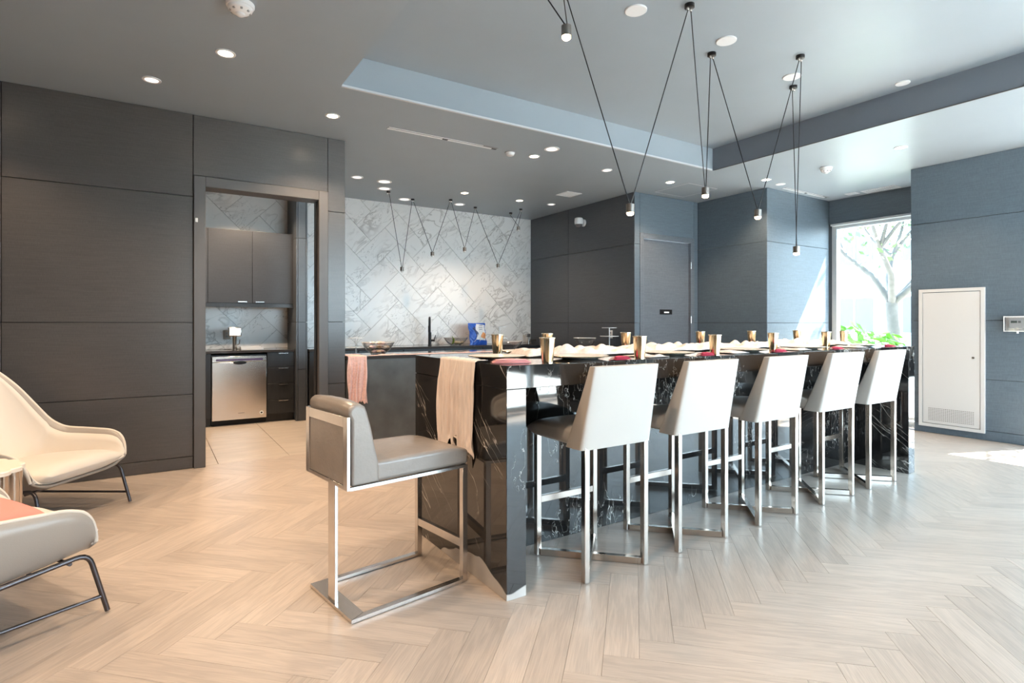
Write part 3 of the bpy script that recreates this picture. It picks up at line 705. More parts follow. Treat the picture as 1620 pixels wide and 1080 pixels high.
cord_system(c2, s2, Hc, lc2, ls2, 'cord mounts by the tiled wall', 'lamps by the tiled wall', 0.026, 0.02, 0.026, 0.058, 0, 0.004)

# ================================================================= ISLAND
IX0, IX1, IY0, IY1, IZ = 1.34, 5.38, 2.13, 3.165, 1.058
isl = thing('bar_island', 'long black marble bar island with white veins and waterfall ends', 'island', ((IX0 + IX1) / 2, (IY0 + IY1) / 2, 0))
ox, oy = -(IX0 + IX1) / 2, -(IY0 + IY1) / 2
def ib(*a):
    o_ = MB().box(*a); return o_
def ibuild(mb, name, m=MARB, bv=0.002):
    o_ = mb.build(name, m, None, bevel=bv, seg=1); o_.parent = isl; o_.location = (ox, oy, 0); return o_
ibuild(ib(IX0, IX1, IY0, IY1, IZ - 0.107, IZ), 'worktop')
ibuild(ib(IX0, IX0 + 0.107, IY0, IY1, 0, IZ - 0.1075), 'end_panel'); ibuild(ib(IX1 - 0.107, IX1, IY0, IY1, 0, IZ - 0.1075), 'end_panel')
ibuild(ib(IX0 + 0.1075, IX1 - 0.1075, 2.60, 2.625, 0, IZ - 0.1075), 'knee_panel')
ibuild(ib(IX0 + 0.1075, IX1 - 0.1075, 2.63, IY1 - 0.02, 0.0, IZ - 0.1075), 'cabinet_body', CAB)

# ================================================================= FRONT AND BACK BAR COUNTERS, KITCHEN UNITS
GREYM = mat('charcoal_counter', (0.10, 0.105, 0.105), 0.28, noise=0.25, nscale=6)
t = thing('bar_counter', 'charcoal bar counter behind the island, end draped with pink knit', 'counter', (3.58, 5.88, 0))
MB().box(-1.955, 1.965, -0.31, 0.32, 0.884, 0.914).build('worktop', CTOP, t, bevel=0.002)
MB().box(-1.955, 1.965, -0.305, -0.285, 0.0, 0.884).build('front_panel', GREYM, t, bevel=0.002)
for k in range(5): MB().box(-1.95 + k * 0.782, -1.95 + (k + 1) * 0.782 - 0.004, -0.28, 0.29, 0.1, 0.882).build('cabinet_body', CAB, t)
MB().box(-1.95, 1.96, -0.28, 0.25, 0.0, 0.098).build('plinth', CAB, t)
t = thing('back_counter', 'dark back counter running along the marble tiled wall', 'counter', (3.62, 7.76, 0))
MB().box(-1.92, 1.935, -0.31, 0.285, 0.884, 0.914).build('worktop', CTOP, t, bevel=0.002)
MB().box(-1.90, 1.93, -0.24, 0.28, 0.0, 0.098).build('plinth', CAB, t)
for k in range(6):
    x0 = -1.915 + k * 0.641
    MB().box(x0, x0 + 0.637, -0.27, 0.28, 0.10, 0.882).build('cabinet_body', CAB, t)
    d = MB().box(x0 + 0.002, x0 + 0.635, -0.292, -0.272, 0.105, 0.878).build('cabinet_door', CAB, t, bevel=0.0015)
    MB().box(x0 + 0.26, x0 + 0.38, -0.306, -0.293, 0.83, 0.836).build('door_handle', BRUSH, d)

t = thing('kitchen_base_unit', 'black base unit with four drawers beside the dishwasher', 'cabinet', (1.385, 7.8, 0))
MB().box(-0.163, 0.163, -0.18, 0.24, 0.10, 0.882).build('body', CAB, t); MB().box(-0.163, 0.163, -0.13, 0.24, 0, 0.098).build('plinth', CAB, t)
for z0, z1 in ((0.695, 0.88), (0.49, 0.69), (0.285, 0.485), (0.105, 0.28)):
    d = MB().box(-0.160, 0.160, -0.2, -0.181, z0, z1).build('drawer', CAB, t, bevel=0.0015)
    MB().box(-0.03, 0.085, -0.216, -0.201, z1 - 0.018, z1 - 0.008).build('drawer_handle', BRUSH, d)
t = thing('kitchen_end_cabinet', 'black cabinet left of the dishwasher, mostly behind the door frame', 'cabinet', (0.25, 7.8, 0))
MB().box(-0.6, 0.348, -0.18, 0.24, 0.10, 0.882).build('body', CAB, t); MB().box(-0.6, 0.348, -0.13, 0.24, 0, 0.098).build('plinth', CAB, t)
for x0, x1 in ((-0.598, -0.128), (-0.124, 0.346)): MB().box(x0, x1, -0.2, -0.181, 0.105, 0.88).build('cabinet_door', CAB, t, bevel=0.0015)
t = thing('kitchen_worktop', 'dark kitchen worktop above the dishwasher and drawers', 'worktop', (0.6, 7.815, 0.884))
MB().box(-0.95, 0.948, -0.225, 0.23, 0, 0.030).build('slab', CTOP, t, bevel=0.002)
t = thing('dishwasher', 'stainless steel dishwasher with pocket handle under the kitchen worktop', 'dishwasher', (0.91, 7.8, 0))
MB().box(-0.305, 0.305, -0.17, 0.23, 0.07, 0.86).build('body', CAB, t)
d = MB().box(-0.303, 0.303, -0.21, -0.172, 0.072, 0.775).build('door', DWST, t, bevel=0.004)
MB().box(-0.303, 0.303, -0.206, -0.172, 0.779, 0.845).build('control_panel', DWST, t, bevel=0.003)
MB().box(-0.26, 0.26, -0.2075, -0.2062, 0.790, 0.815).build('display_strip', mat('violet_black_glass', (0.12, 0.10, 0.2), 0.1), t)
hm = MB().lathe([(0.075, 0), (0.075, 0.004), (0.068, 0.008)], (0, 0, 0), 24, 'Y'); hm.v = [(p[0], -0.2105 + p[1], 0.765 + p[2] * 0.30) for p in hm.v]
hm.build('pocket_handle', BLKM, d, smooth=30)
MB().lathe([(0.024, 0), (0.024, 0.002)], (0.245, -0.2105, 0.135), 24, 'Y').build('round_sticker', WPL, d)
MB().lathe([(0.011, 0), (0.011, 0.001)], (0.245, -0.2127, 0.135), 12, 'Y').build('sticker_mark', BLKM, d)
MB().box(-0.02, 0.05, -0.2112, -0.2104, 0.145, 0.152).build('maker_plate', mat('plate_grey', (0.45, 0.4, 0.38), 0.3, 1.0), d)
MB().box(-0.305, 0.305, -0.13, 0.2, 0, 0.068).build('kick_plate', BLKM, t)
t = thing('wall_cabinet', 'black two-door wall cabinet seen through the kitchen doorway', 'cabinet', (0.82, 7.88, 1.45))
MB().box(-0.735, 0.735, -0.17, 0.165, 0.03, 0.955).build('body', CAB, t); MB().box(-0.735, 0.735, -0.19, -0.171, 0.0, 0.045).build('light_rail', CAB, t)
PANC = weave_mat('cabinet_weave', (0.035, 0.038, 0.045), 0.45, 0.5)
for x0, x1, hx in ((-0.732, -0.002 - 0.25, -0.33), (-0.248, 0.242, 0.14), (0.246, 0.732, 0.34)):
    d = MB().box(x0, x1, -0.190, -0.172, 0.05, 0.955).build('cabinet_door', PANC, t, bevel=0.0015)
    MB().box(hx - 0.06, hx + 0.04, -0.205, -0.191, 0.062, 0.070).build('door_handle', BRUSH, d)
t = thing('kitchen_tap', 'shiny wide-spouted steel tap on the kitchen worktop', 'tap', (x_at(371, 7.8), 7.80, 0.914))
MB().lathe([(0.030, 0), (0.028, 0.01), (0.024, 0.012), (0.026, 0.17), (0.03, 0.19)], n=20).build('body', CHROME, t, smooth=30)
MB().box(-0.075, 0.075, -0.06, 0.03, 0.17, 0.285).build('spout', CHROME, t, bevel=0.012, seg=3)
MB().tube([(0.03, 0, 0.06), (0.055, 0, 0.075), (0.06, 0, 0.13)], [0.006, 0.006, 0.005], 8).build('lever', CHROME, t, smooth=True)
t = thing('serving_tray', 'small white tray right of the kitchen tap', 'tray', (x_at(398, 7.76), 7.76, 0.914))
MB().box(-0.13, 0.13, -0.08, 0.08, 0, 0.012).build('base', WPL, t, bevel=0.003); 
for a in ((-0.13, 0.13, -0.08, -0.07), (-0.13, 0.13, 0.07, 0.08), (-0.13, -0.12, -0.07, 0.07), (0.12, 0.13, -0.07, 0.07)): MB().box(*a, 0.0125, 0.04).build('rim', WPL, t)
def outlet(name, label, x, y, z, ax, s=1.0, m=None):
    t = thing(name, label, 'outlet', (x, y, z)); m = m or WPL
    M = Matrix.Rotation(0 if ax == 'y' else -PI / 2, 4, 'Z')
    MB().box(-0.036 * s, 0.036 * s, -0.006, 0, -0.058, 0.058, M).build('cover_plate', m, t, bevel=0.002)
    for dz in (-0.02, 0.02): MB().box(-0.016, 0.016, -0.0078, -0.0062, dz - 0.013, dz + 0.013, M).build('socket_face', GREYP, t)
outlet('wall_outlet', 'tan outlet plate on the kitchen tiles left of the tap', x_at(359, YB), YB, 1.10, 'y', 1.2, mat('tan_plate', (0.45, 0.38, 0.32), 0.4))
outlet('wall_outlet', 'white outlet plate on the dark wall beside the cake stand', XD, 6.02, 1.09, 'x')

# ================================================================= ACCESS PANEL AND THERMOSTAT on the right wall
t = thing('access_panel', 'tall white enamel access panel with a grille on the blue right wall', 'access panel', (XR, 2.605, 0.075))
W2 = 0.305; HH = 1.56
fr = MB().box(-0.024, 0, -W2, W2, 0, 0.035).box(-0.024, 0, -W2, W2, HH - 0.035, HH).box(-0.024, 0, -W2, -W2 + 0.035, 0.035, HH - 0.035).box(-0.024, 0, W2 - 0.035, W2, 0.035, HH - 0.035)
fr.build('frame', WHITE, t)
dd = MB().box(-0.018, -0.002, -W2 + 0.040, W2 - 0.040, 0.040, HH - 0.040).build('door', WHITE, t, bevel=0.002)
MB().lathe([(0.012, 0), (0.012, 0.006), (0.006, 0.007)], (-0.018, -W2 + 0.10, 0.80), 16, 'X').build('lock', BRUSH, dd, smooth=30)
gb = MB(); 
for i in range(24):
    for j in range(9):
        yy = -W2 + 0.095 + i * 0.0178; zz = 0.075 + j * 0.0165
        gb.box(-0.0190, -0.0181, yy, yy + 0.0115, zz, zz + 0.0062)
gb = gb.build('grille_slots', mat('slot_dark', (0.16, 0.14, 0.13), 0.7), dd); tag(gb, kind='stuff')
t = thing('thermostat', 'white thermostat in a clear guard box on the blue right wall', 'thermostat', (XR, 2.035, 1.24))
MB().box(-0.006, 0, -0.10, 0.10, -0.075, 0.08).build('back_plate', WPL, t, bevel=0.003)
MB().box(-0.038, -0.0065, -0.08, 0.062, -0.045, 0.05).build('body', WPL, t, bevel=0.006, seg=3)
MB().box(-0.0395, -0.0381, -0.005, 0.045, 0.012, 0.034).build('display', LCD, t)
MB().box(-0.0395, -0.0381, -0.035, -0.012, 0.012, 0.034).build('button', GREYP, t)
gg = MB().box(-0.055, -0.053, -0.10, 0.10, -0.075, 0.08).box(-0.053, -0.0062, -0.10, -0.097, -0.075, 0.08).box(-0.053, -0.0062, 0.097, 0.10, -0.075, 0.08).box(-0.053, -0.0062, -0.097, 0.097, 0.077, 0.08).box(-0.053, -0.0062, -0.097, 0.097, -0.075, -0.072)
gg.build('guard', GLASS, t)
eg = MB().box(-0.057, -0.0515, -0.101, 0.101, 0.070, 0.082).box(-0.057, -0.0515, -0.101, 0.101, -0.077, -0.068).box(-0.057, -0.0515, 0.091, 0.101, -0.068, 0.070).box(-0.057, -0.0515, -0.101, -0.091, -0.068, 0.070)
eg.build('guard_rim', WPL, t, bevel=0.003)
MB().lathe([(0.010, -0.095), (0.010, -0.078)], (-0.045, -0.01, 0), 12).build('guard_lock', WPL, t)

# ================================================================= WHITE BAR STOOLS
def make_white_stool():
    t = thing('bar_stool', '', 'bar stool', (0, 0, 0), 0, 'white bar stools along the island')
    q, w_ = 0.198, 0.030
    cs = [(-q, -q), (q, -q), (q, q), (-q, q)]
    for (x, y) in cs: MB().box(x - w_ / 2, x + w_ / 2, y - w_ / 2, y + w_ / 2, 0.003, 0.655).build('leg', CHROME, t, bevel=0.0018, seg=1)
    for a, b, z in (((-q, -q), (q, q), 0.0205), ((q, -q), (-q, q), 0.0200)):
        v = Vector((b[0] - a[0], b[1] - a[1])); v.normalize(); e = 0.016
        MB().bar((a[0] + v.x * e, a[1] + v.y * e, z), (b[0] - v.x * e, b[1] - v.y * e, z), 0.028, 0.034).build('base_bar', CHROME, t, bevel=0.001, seg=1)
    MB().bar((-q + 0.0155, q, 0.30), (q - 0.0155, q, 0.30), 0.026, 0.036).build('footrest', CHROME, t, bevel=0.0018, seg=1)
    # seat: padded, rounded front
    def seat(u, v):
        # closed tube section around x; u along depth, v around the section
        y = -0.20 + u * 0.475
        e = max(0.0, (u - 0.80) / 0.20); top = 0.728 + 0.014 * math.sin(PI * min(1, u * 1.05)) - 0.042 * e ** 2.2; bot = 0.642 + 0.03 * e ** 2; hw = 0.228 - 0.012 * e ** 2
        a = 2 * PI * v; cx = math.copysign(abs(math.cos(a)) ** 0.36, math.cos(a)); cz = math.copysign(abs(math.sin(a)) ** 0.42, math.sin(a))
        return (hw * cx, y, (top + bot) / 2 + (top - bot) / 2 * cz * (1 + 0.10 * (1 - cx * cx)))
    mb = MB().grid(seat, 14, 36); n = 37
    mb.f.append(tuple(range(36))); mb.f.append(tuple(14 * n + k for k in range(36))[::-1])
    mb.build('seat', LEAW, t, smooth=60)
    # back: outer face slopes back, sides flare down to meet the seat
    def backf(u, v):
        z = 0.640 + u * 0.405
        yo = -0.214 - 0.075 * u                         # outer face
        th = 0.048 + 0.092 * (1 - u) ** 1.1             # side depth
        hw = 0.234 - 0.020 * u
        a = 2 * PI * v; cx = math.copysign(abs(math.cos(a)) ** 0.22, math.cos(a)); cy = math.copysign(abs(math.sin(a)) ** 0.22, math.sin(a))
        return (hw * cx, yo + th / 2 + th / 2 * cy, z)
    mb = MB().grid(backf, 10, 48); n = 49
    mb.f.append(tuple(range(48))); mb.f.append(tuple(10 * n + k for k in range(48))[::-1])
    mb.build('backrest', LEAW, t, smooth=50, bevel=0.012, seg=3)
    pp = []
    return t
st0 = make_white_stool()
sl = ['white leatherette bar stool nearest the camera, at the draped island end', 'white leatherette bar stool second from the near end of the island', 'white leatherette bar stool in the middle of the island row', 'white leatherette bar stool second from the window end of the island', 'white leatherette bar stool at the far window end of the island']
for i, x in enumerate((1.753, 2.416, 3.148, 3.879, 4.542)):
    loc = (x + 0.200, 2.276 + 0.006 * i, 0)
    if i == 0: st0.location = loc; st0['label'] = sl[0]
    else: dup(st0, loc, 0, sl[i])

# ================================================================= GREY COUNTER STOOL
g = thing('counter_stool', 'low-backed grey leather counter stool on a brushed steel sled base at the island end', 'bar stool', (0.961, 2.577, 0), math.radians(8.5))
L2, Wd = 0.285, 0.205
for s in (-1, 1):
    MB().prism([(-L2 - 0.014, s * (Wd + 0.015)), (L2 - 0.015, s * (Wd + 0.015)), (L2 - 0.015, s * (Wd - 0.018)), (-L2 + 0.056, s * (Wd - 0.018))], 0.003, 0.017, 0.001).build('base_rail', BRUSH, g)
MB().prism([(-L2 - 0.015, -Wd - 0.015), (-L2 + 0.055, -Wd + 0.018), (-L2 + 0.055, Wd - 0.018), (-L2 - 0.015, Wd + 0.015)], 0.003, 0.017, 0.001).build('base_plate', BRUSH, g)
MB().box(-L2 - 0.006, -L2 + 0.008, -0.036, 0.036, 0.017, 0.56).build('rear_post', BRUSH, g, bevel=0.001, seg=1)
for s in (-1, 1): MB().box(L2 - 0.014, L2 + 0.014, s * Wd - 0.014, s * Wd + 0.014, 0.003, 0.553).build('leg', BRUSH, g, bevel=0.001, seg=1)
MB().box(L2 - 0.012, L2 + 0.012, -Wd + 0.0145, Wd - 0.0145, 0.165, 0.205).build('footrest', BRUSH, g, bevel=0.001, seg=1)
fr = MB().box(-L2 - 0.02, L2 + 0.015, -Wd - 0.014, -Wd + 0.004, 0.553, 0.567).box(-L2 - 0.02, L2 + 0.015, Wd - 0.004, Wd + 0.014, 0.553, 0.567).box(L2 - 0.01, L2 + 0.015, -Wd + 0.004, Wd - 0.004, 0.553, 0.567)
fr.build('seat_frame', BRUSH, g)
b0 = -L2 - 0.035
bf = MB().box(b0, b0 + 0.014, -Wd - 0.016, -Wd + 0.022, 0.555, 0.86).box(b0, b0 + 0.014, Wd - 0.022, Wd + 0.016, 0.555, 0.86).box(b0, b0 + 0.014, -Wd + 0.022, Wd - 0.022, 0.815, 0.86).box(b0, b0 + 0.014, -Wd + 0.022, Wd - 0.022, 0.555, 0.572)
bf.build('back_frame', BRUSH, g, bevel=0.001, seg=1)
MB().box(b0 + 0.004, b0 + 0.02, -Wd + 0.023, Wd - 0.023, 0.573, 0.814).build('back_panel', LEAG, g)
def cush(x0, x1, y0, y1, z0, z1, nx=8, ny=10, puff=0.012):
    mb = MB().box(x0, x1, y0, y1, z0, z1); return mb
def seatg(u, v):
    x = -L2 + 0.10 + u * (2 * L2 - 0.075); y = -Wd - 0.008 + v * (2 * Wd + 0.016)
    z = 0.655 + 0.022 * math.sin(PI * min(1, u * 0.9 + 0.12)) * (1 - abs(2 * v - 1) ** 3) - 0.018 * max(0, (u - 0.75) / 0.25) ** 2
    return (x, y, z)
mb = MB().grid(seatg, 12, 10); top = list(mb.v); o0 = len(mb.v)
def ring_idx(nu, nv):
    r = [j for j in range(nv + 1)] + [i * (nv + 1) + nv for i in range(1, nu + 1)] + [nu * (nv + 1) + j for j in range(nv - 1, -1, -1)] + [i * (nv + 1) for i in range(nu - 1, 0, -1)]
    return r
ri = ring_idx(12, 10)
for k in ri: mb.v.append((mb.v[k][0], mb.v[k][1], 0.5675))
for k in range(len(ri)): mb.f.append((ri[k], ri[(k + 1) % len(ri)], o0 + (k + 1) % len(ri), o0 + k))
mb.f.append(tuple(range(o0, o0 + len(ri))))
mb.build('seat', LEAG, g, bevel=0.016, seg=4)
# back cushion, deep at the seat and rolling forward at the top
prof = [(b0 + 0.021, 0.568), (b0 + 0.021, 0.845), (b0 + 0.010, 0.872), (b0 + 0.012, 0.895), (b0 + 0.035, 0.912), (b0 + 0.065, 0.910), (b0 + 0.088, 0.895), (b0 + 0.100, 0.865), (b0 + 0.118, 0.80), (b0 + 0.135, 0.72), (b0 + 0.150, 0.66), (b0 + 0.156, 0.568)]
mb = MB(); n = len(prof); ys = [-Wd - 0.009, -Wd + 0.006, -Wd / 2, 0, Wd / 2, Wd - 0.006, Wd + 0.009]
for j, y in enumerate(ys):
    bow = 0.010 * (1 - (y / Wd) ** 2)
    for (x, z) in prof:
        k = 0.006 if j in (0, len(ys) - 1) else 0
        mb.v.append((x + (bow if x > b0 + 0.05 else 0) - (k if x > b0 + 0.05 else -k), y, z + (bow * 0.6 if z > 0.85 else 0) - (k if z > 0.85 else 0)))
for j in range(len(ys) - 1):
    for k in range(n):
        a = j * n + k; b = j * n + (k + 1) % n; mb.f.append((a, b, b + n, a + n))
mb.f.append(tuple(range(n))); mb.f.append(tuple((len(ys) - 1) * n + k for k in range(n))[::-1])
mb.build('backrest', LEAG, g, bevel=0.009, seg=3)

# ================================================================= LOUNGE CHAIRS
def lounge_chair(label, loc, rz):
    t = thing('lounge_chair', label, 'armchair', loc, rz, 'lounge chairs by the left wall')
    # stations: t, centre (x,z), rim (x,z), half width at rim
    ST = [(0.00, (0.35, 0.285), (0.345, 0.315), 0.36), (0.05, (0.34, 0.275), (0.34, 0.385), 0.375), (0.12, (0.305, 0.265), (0.305, 0.462), 0.385), (0.22, (0.225, 0.252), (0.23, 0.495), 0.39), (0.36, (0.07, 0.232), (0.08, 0.505), 0.385),
          (0.50, (-0.12, 0.22), (-0.10, 0.515), 0.37), (0.60, (-0.26, 0.245), (-0.19, 0.565), 0.35), (0.70, (-0.36, 0.37), (-0.27, 0.68), 0.315), (0.80, (-0.43, 0.56), (-0.35, 0.80), 0.275), (0.90, (-0.49, 0.76), (-0.44, 0.905), 0.23), (0.96, (-0.525, 0.87), (-0.50, 0.955), 0.19), (1.0, (-0.55, 0.925), (-0.545, 0.975), 0.12)]
    def lerp_st(u):
        for i in range(len(ST) - 1):
            if u <= ST[i + 1][0] + 1e-9:
                a, b = ST[i], ST[i + 1]; k = (u - a[0]) / (b[0] - a[0])
                k2 = k
                return [a[1][0] + (b[1][0] - a[1][0]) * k2, a[1][1] + (b[1][1] - a[1][1]) * k2, a[2][0] + (b[2][0] - a[2][0]) * k2, a[2][1] + (b[2][1] - a[2][1]) * k2, a[3] + (b[3] - a[3]) * k2]
        return None
    def sm(u):
        e = 0.03; r = [0] * 5
        for d in (-e, 0, e):
            q = lerp_st(min(1, max(0, u + d))); r = [r[i] + q[i] / 3 for i in range(5)]
        return r
    def surf(off):
        def f(u, v):
            cx, cz, rx, rz2, W = sm(u); s = 2 * v - 1; a = abs(s)
            b = max(0.0, (a - 0.35) / 0.65) ** 2.0 if u < 0.6 else a ** 2.2
            y = W * (1 - (1 - a) ** 1.55) * (1 if s > 0 else -1)
            return (cx + (rx - cx) * b, y * (1 - off * 0.05), cz + (rz2 - cz) * b)
        return f
    MB().grid(surf(0), 44, 28).build('shell', LEAB, t, smooth=75, solid=0.018, off=0)
    # inner fabric lining, offset off the shell along its surface normal
    base_s = surf(0)
    def lining(u, v):
        uu = 0.02 + 0.965 * u; vv = 0.02 + 0.96 * v; e = 0.004
        P0 = Vector(base_s(uu, vv)); du = Vector(base_s(uu + e, vv)) - Vector(base_s(uu - e, vv)); dv = Vector(base_s(uu, vv + e)) - Vector(base_s(uu, vv - e))
        nn = du.cross(dv).normalized(); c_ = Vector((0.05, 0, 0.75)) - P0
        if nn.dot(c_) < 0: nn = -nn
        return P0 + nn * 0.017
    MB().grid(lining, 44, 28).build('lining', CREAM, t, smooth=75, solid=0.006, off=0)
    # piping along the rim
    pts = []
    for i in range(41):
        cx, cz, rx, rz2, W = sm(i / 40); pts.append((rx, W, rz2 + 0.002))
    pts2 = [(p[0], -p[1], p[2]) for p in pts][::-1]
    MB().tube(pts + pts2, 0.0085, 8).build('rim_piping', CREAM, t, smooth=75)
    # seat cushion
    def cu(u, v):
        a = 2 * PI * v; x = -0.24 + 0.635 * u
        e = abs(2 * u - 1); hw = (0.30 + 0.02 * u) * (1 - 0.12 * e ** 5); th = 0.062 * (1 - e ** 6) ** 0.5 + 0.004
        cx = math.copysign(abs(math.cos(a)) ** 0.45, math.cos(a)); cz = math.copysign(abs(math.sin(a)) ** 0.75, math.sin(a))
        zc = 0.292 + 0.052 * u + (0.01 * math.sin(u * 3))
        w_ = 0.004 * math.sin(u * 40) * max(0, abs(cx) - 0.8) * 4
        return (x, hw * cx, zc + th * cz * (1 - 0.25 * cx ** 4) + w_)
    mb = MB().grid(cu, 28, 32); n = 33; mb.f.append(tuple(range(32))); mb.f.append(tuple(28 * n + k for k in range(32))[::-1])
    mb.build('seat_cushion', CREAM, t, smooth=75)
    # head pillow
    hp = MB().lathe([(0.001, -0.02), (0.10, -0.02), (0.15, -0.012), (0.165, 0.0), (0.15, 0.012), (0.10, 0.02), (0.001, 0.022)], n=28, capb=False, capt=False)
    M = Matrix.Translation((-0.432, 0, 0.79)) @ Matrix.Rotation(math.radians(73), 4, 'Y') @ Matrix.Diagonal((0.62, 1.0, 1.2, 1))
    hp.v = [tuple(M @ Vector(q)) for q in hp.v]; hp.build('head_pillow', CREAM, t, smooth=75)
    # tube frame each side
    for s in (-1, 1):
        f = []
        foot = Vector((0.40, s * 0.34, 0.010)); knee = Vector((0.335, s * 0.325, 0.275)); back = Vector((-0.25, s * 0.27, 0.205)); rear = Vector((-0.40, s * 0.31, 0.010))
        def rnd_corner(a, b, c, r=0.05, n=5):
            d1 = (a - b).normalized(); d2 = (c - b).normalized(); o_ = []
            for i in range(n + 1):
                k = i / n; p = b + d1 * r * (1 - k) ** 2 + d2 * r * k ** 2; o_.append(p)
            return o_
        pts = [foot] + rnd_corner(foot, knee, back) + rnd_corner(knee, back, rear) + [rear]
        MB().tube(pts, 0.0105, 12).build('leg', GUNM, t, smooth=75)
        a = foot.lerp(knee, 0.26); b = rear.lerp(back, 0.36)
        MB().tube([a, b], 0.0075, 10).build('stretcher', GUNM, t, smooth=75)
    MB().tube([(0.27, -0.32, 0.252), (0.27, 0.32, 0.252)], 0.008, 10).build('cross_bar', GUNM, t, smooth=75)
    MB().tube([(-0.22, -0.27, 0.206), (-0.22, 0.27, 0.206)], 0.009, 10).build('cross_bar', GUNM, t, smooth=75)
    return t
def origin_from_foot(fx, fy, rz, lx, ly):
    return (fx - (lx * math.cos(rz) - ly * math.sin(rz)), fy - (lx * math.sin(rz) + ly * math.cos(rz)), 0)
ra = math.radians(-36); rb = math.radians(30)
chA = lounge_chair('cream high-backed lounge chair by the panelled wall, its seat facing right', origin_from_foot(-0.126, 4.722, ra, 0.40, 0.34), ra)
ob = origin_from_foot(-0.161, 2.987, rb, 0.40, -0.34)
chB = dup(chA, ob, rb, 'lounge chair nearest the camera at the left edge, taupe leather arm side shown')

# fluted chrome side table
t = thing('side_table', 'fluted mirror-steel drum side table with a cream scalloped top between the lounge chairs', 'side table', (-0.815, 3.80, 0))
sc = lambda a: 1 + 0.075 * abs(math.sin(a * 8))
MB().lathe([(0.235, 0.004), (0.235, 0.50)], n=192, f=sc).build('drum', CHROME, t, smooth=25)
MB().lathe([(0.245, 0.5005), (0.245, 0.518), (0.24, 0.522)], n=192, f=sc).build('table_top', mat('cream_lacquer', (0.78, 0.70, 0.60), 0.4), t, smooth=25)

# salmon cushion lying in the near lounge chair
t = thing('seat_pad', 'flat salmon pink cushion lying in the near lounge chair', 'cushion', (ob[0] + 0.04 * math.cos(rb), ob[1] + 0.04 * math.sin(rb), 0.375), rb)
def pad(u, v):
    a = 2 * PI * v; y = -0.24 + 0.48 * u; e = abs(2 * u - 1); th = 0.055 * (1 - e ** 4) ** 0.5 + 0.005
    cx = math.copysign(abs(math.cos(a)) ** 0.4, math.cos(a)); cz = math.copysign(abs(math.sin(a)) ** 0.8, math.sin(a))
    x = 0.21 * cx * (1 - 0.05 * e ** 4)
    return (x, y, 0.065 + th * cz * (1 - 0.5 * cx ** 6))
mb = MB().grid(pad, 18, 30); n = 31; mb.f.append(tuple(range(30))); mb.f.append(tuple(18 * n + k for k in range(30))[::-1])
mb.build('cushion_body', PINK, t, smooth=75)

# ================================================================= TEXTILES
def hanging(name, label, cat, m, edge, y0, y1, ztop, zbot, folds, amp, side, seed, over=0.18, rag=0.03, group=None):
    """cloth over an edge: side='x' hangs in front of a plane of constant x (toward -x), 'y' toward -y; over = length lying on top"""
    r = random.Random(seed); ph = [r.random() * 6 for _ in range(6)]
    L = ztop - zbot; tot = L + over
    def f(u, v):
        s = u * tot; w_ = v
        amp_k = amp * min(1.0, max(0.15, (s - over) / 0.12))
        q_ = v * folds + 0.35 * math.sin(s * 6 + ph[1]) + 0.25 * math.sin(v * 9 + ph[0])
        fold = 0.62 * math.sin(2 * PI * q_) + 0.42 * math.sin(2 * PI * q_ * 0.43 + ph[2] + s * 2) + 0.22 * math.sin(2 * PI * q_ * 2.1 + s * 9)
        wob = 0.006 * math.sin(s * 9 + ph[4]) + 0.004 * math.sin(s * 17 + v * 9 + ph[5])
        if s < over:
            off = over - s; z = ztop + 0.004 + abs(fold) * 0.003 + 0.002; q = off
            d = off
        else:
            h = s - over; z = ztop + 0.004 - h; d = -0.010 - amp_k * (0.9 + fold)
            if h < 0.02: z = ztop + 0.004 - h * 0.8
        rg = rag * (0.35 + 0.35 * math.sin(v * 11 + ph[2]) + 0.3 * math.sin(v * 37 + ph[3])) if u > 0.8 else 0
        z = z + rg * (u - 0.8) / 0.2
        yy = y0 + (y1 - y0) * v + wob * (1 if s > over else 0.3)
        return (edge + d, yy, z) if side == 'x' else (yy, edge + d, z)
    def r_prof(v): return 1.0
    o_ = MB().grid(f, 80, 160).build(name, m, None, smooth=80, solid=0.002)
    return tag(o_, label, cat, group)
hanging('table_runner_drape', 'blush gauze scarf hanging over the near end of the island', 'cloth', BLUSH, IX0, 2.40, 2.80, IZ, 0.55, 9.0, 0.013, 'x', 3, over=0.06, rag=0.12)
kn = hanging('knit_throw', 'pink chunky knit throw hanging over the charcoal counter end', 'cloth', KNIT, YL + 0.02, 1.635, 1.83, 0.914, 0.44, 5.0, 0.012, 'y', 9, over=0.30, rag=0.03)
# crumpled runners lying along the tops
def crumple(name, label, cat, m, x0, x1, y0, y1, z, h, nx, ny, seed, edge_wob=0.04, group=None):
    r = random.Random(seed); P_ = [(r.uniform(-45, 45), r.uniform(8, 60), r.random() * 6, r.uniform(.3, 1)) for _ in range(10)]
    E_ = [r.random() * 6 for _ in range(4)]
    def f(u, v):
        x = x0 + (x1 - x0) * u
        ya = y0 + edge_wob * (math.sin(x * 5 + E_[0]) + 0.5 * math.sin(x * 13 + E_[1])); yb = y1 + edge_wob * (math.sin(x * 4 + E_[2]) + 0.5 * math.sin(x * 15 + E_[3]))
        y = ya + (yb - ya) * v
        s = sum(k[3] * math.sin(k[0] * x + k[1] * y + k[2] + 1.4 * math.sin(x * 3 + k[2])) for k in P_) / 4
        ed = min(1, min(v, 1 - v) * 6) * min(1, min(u, 1 - u) * nx / 6)
        return (x, y, z + 0.003 + h * (0.15 + max(0, 0.5 + 0.5 * s)) * (0.12 + 0.88 * ed))
    o_ = MB().grid(f, nx, ny).build(name, m, None, smooth=80, solid=0.002)
    return tag(o_, label, cat, group)
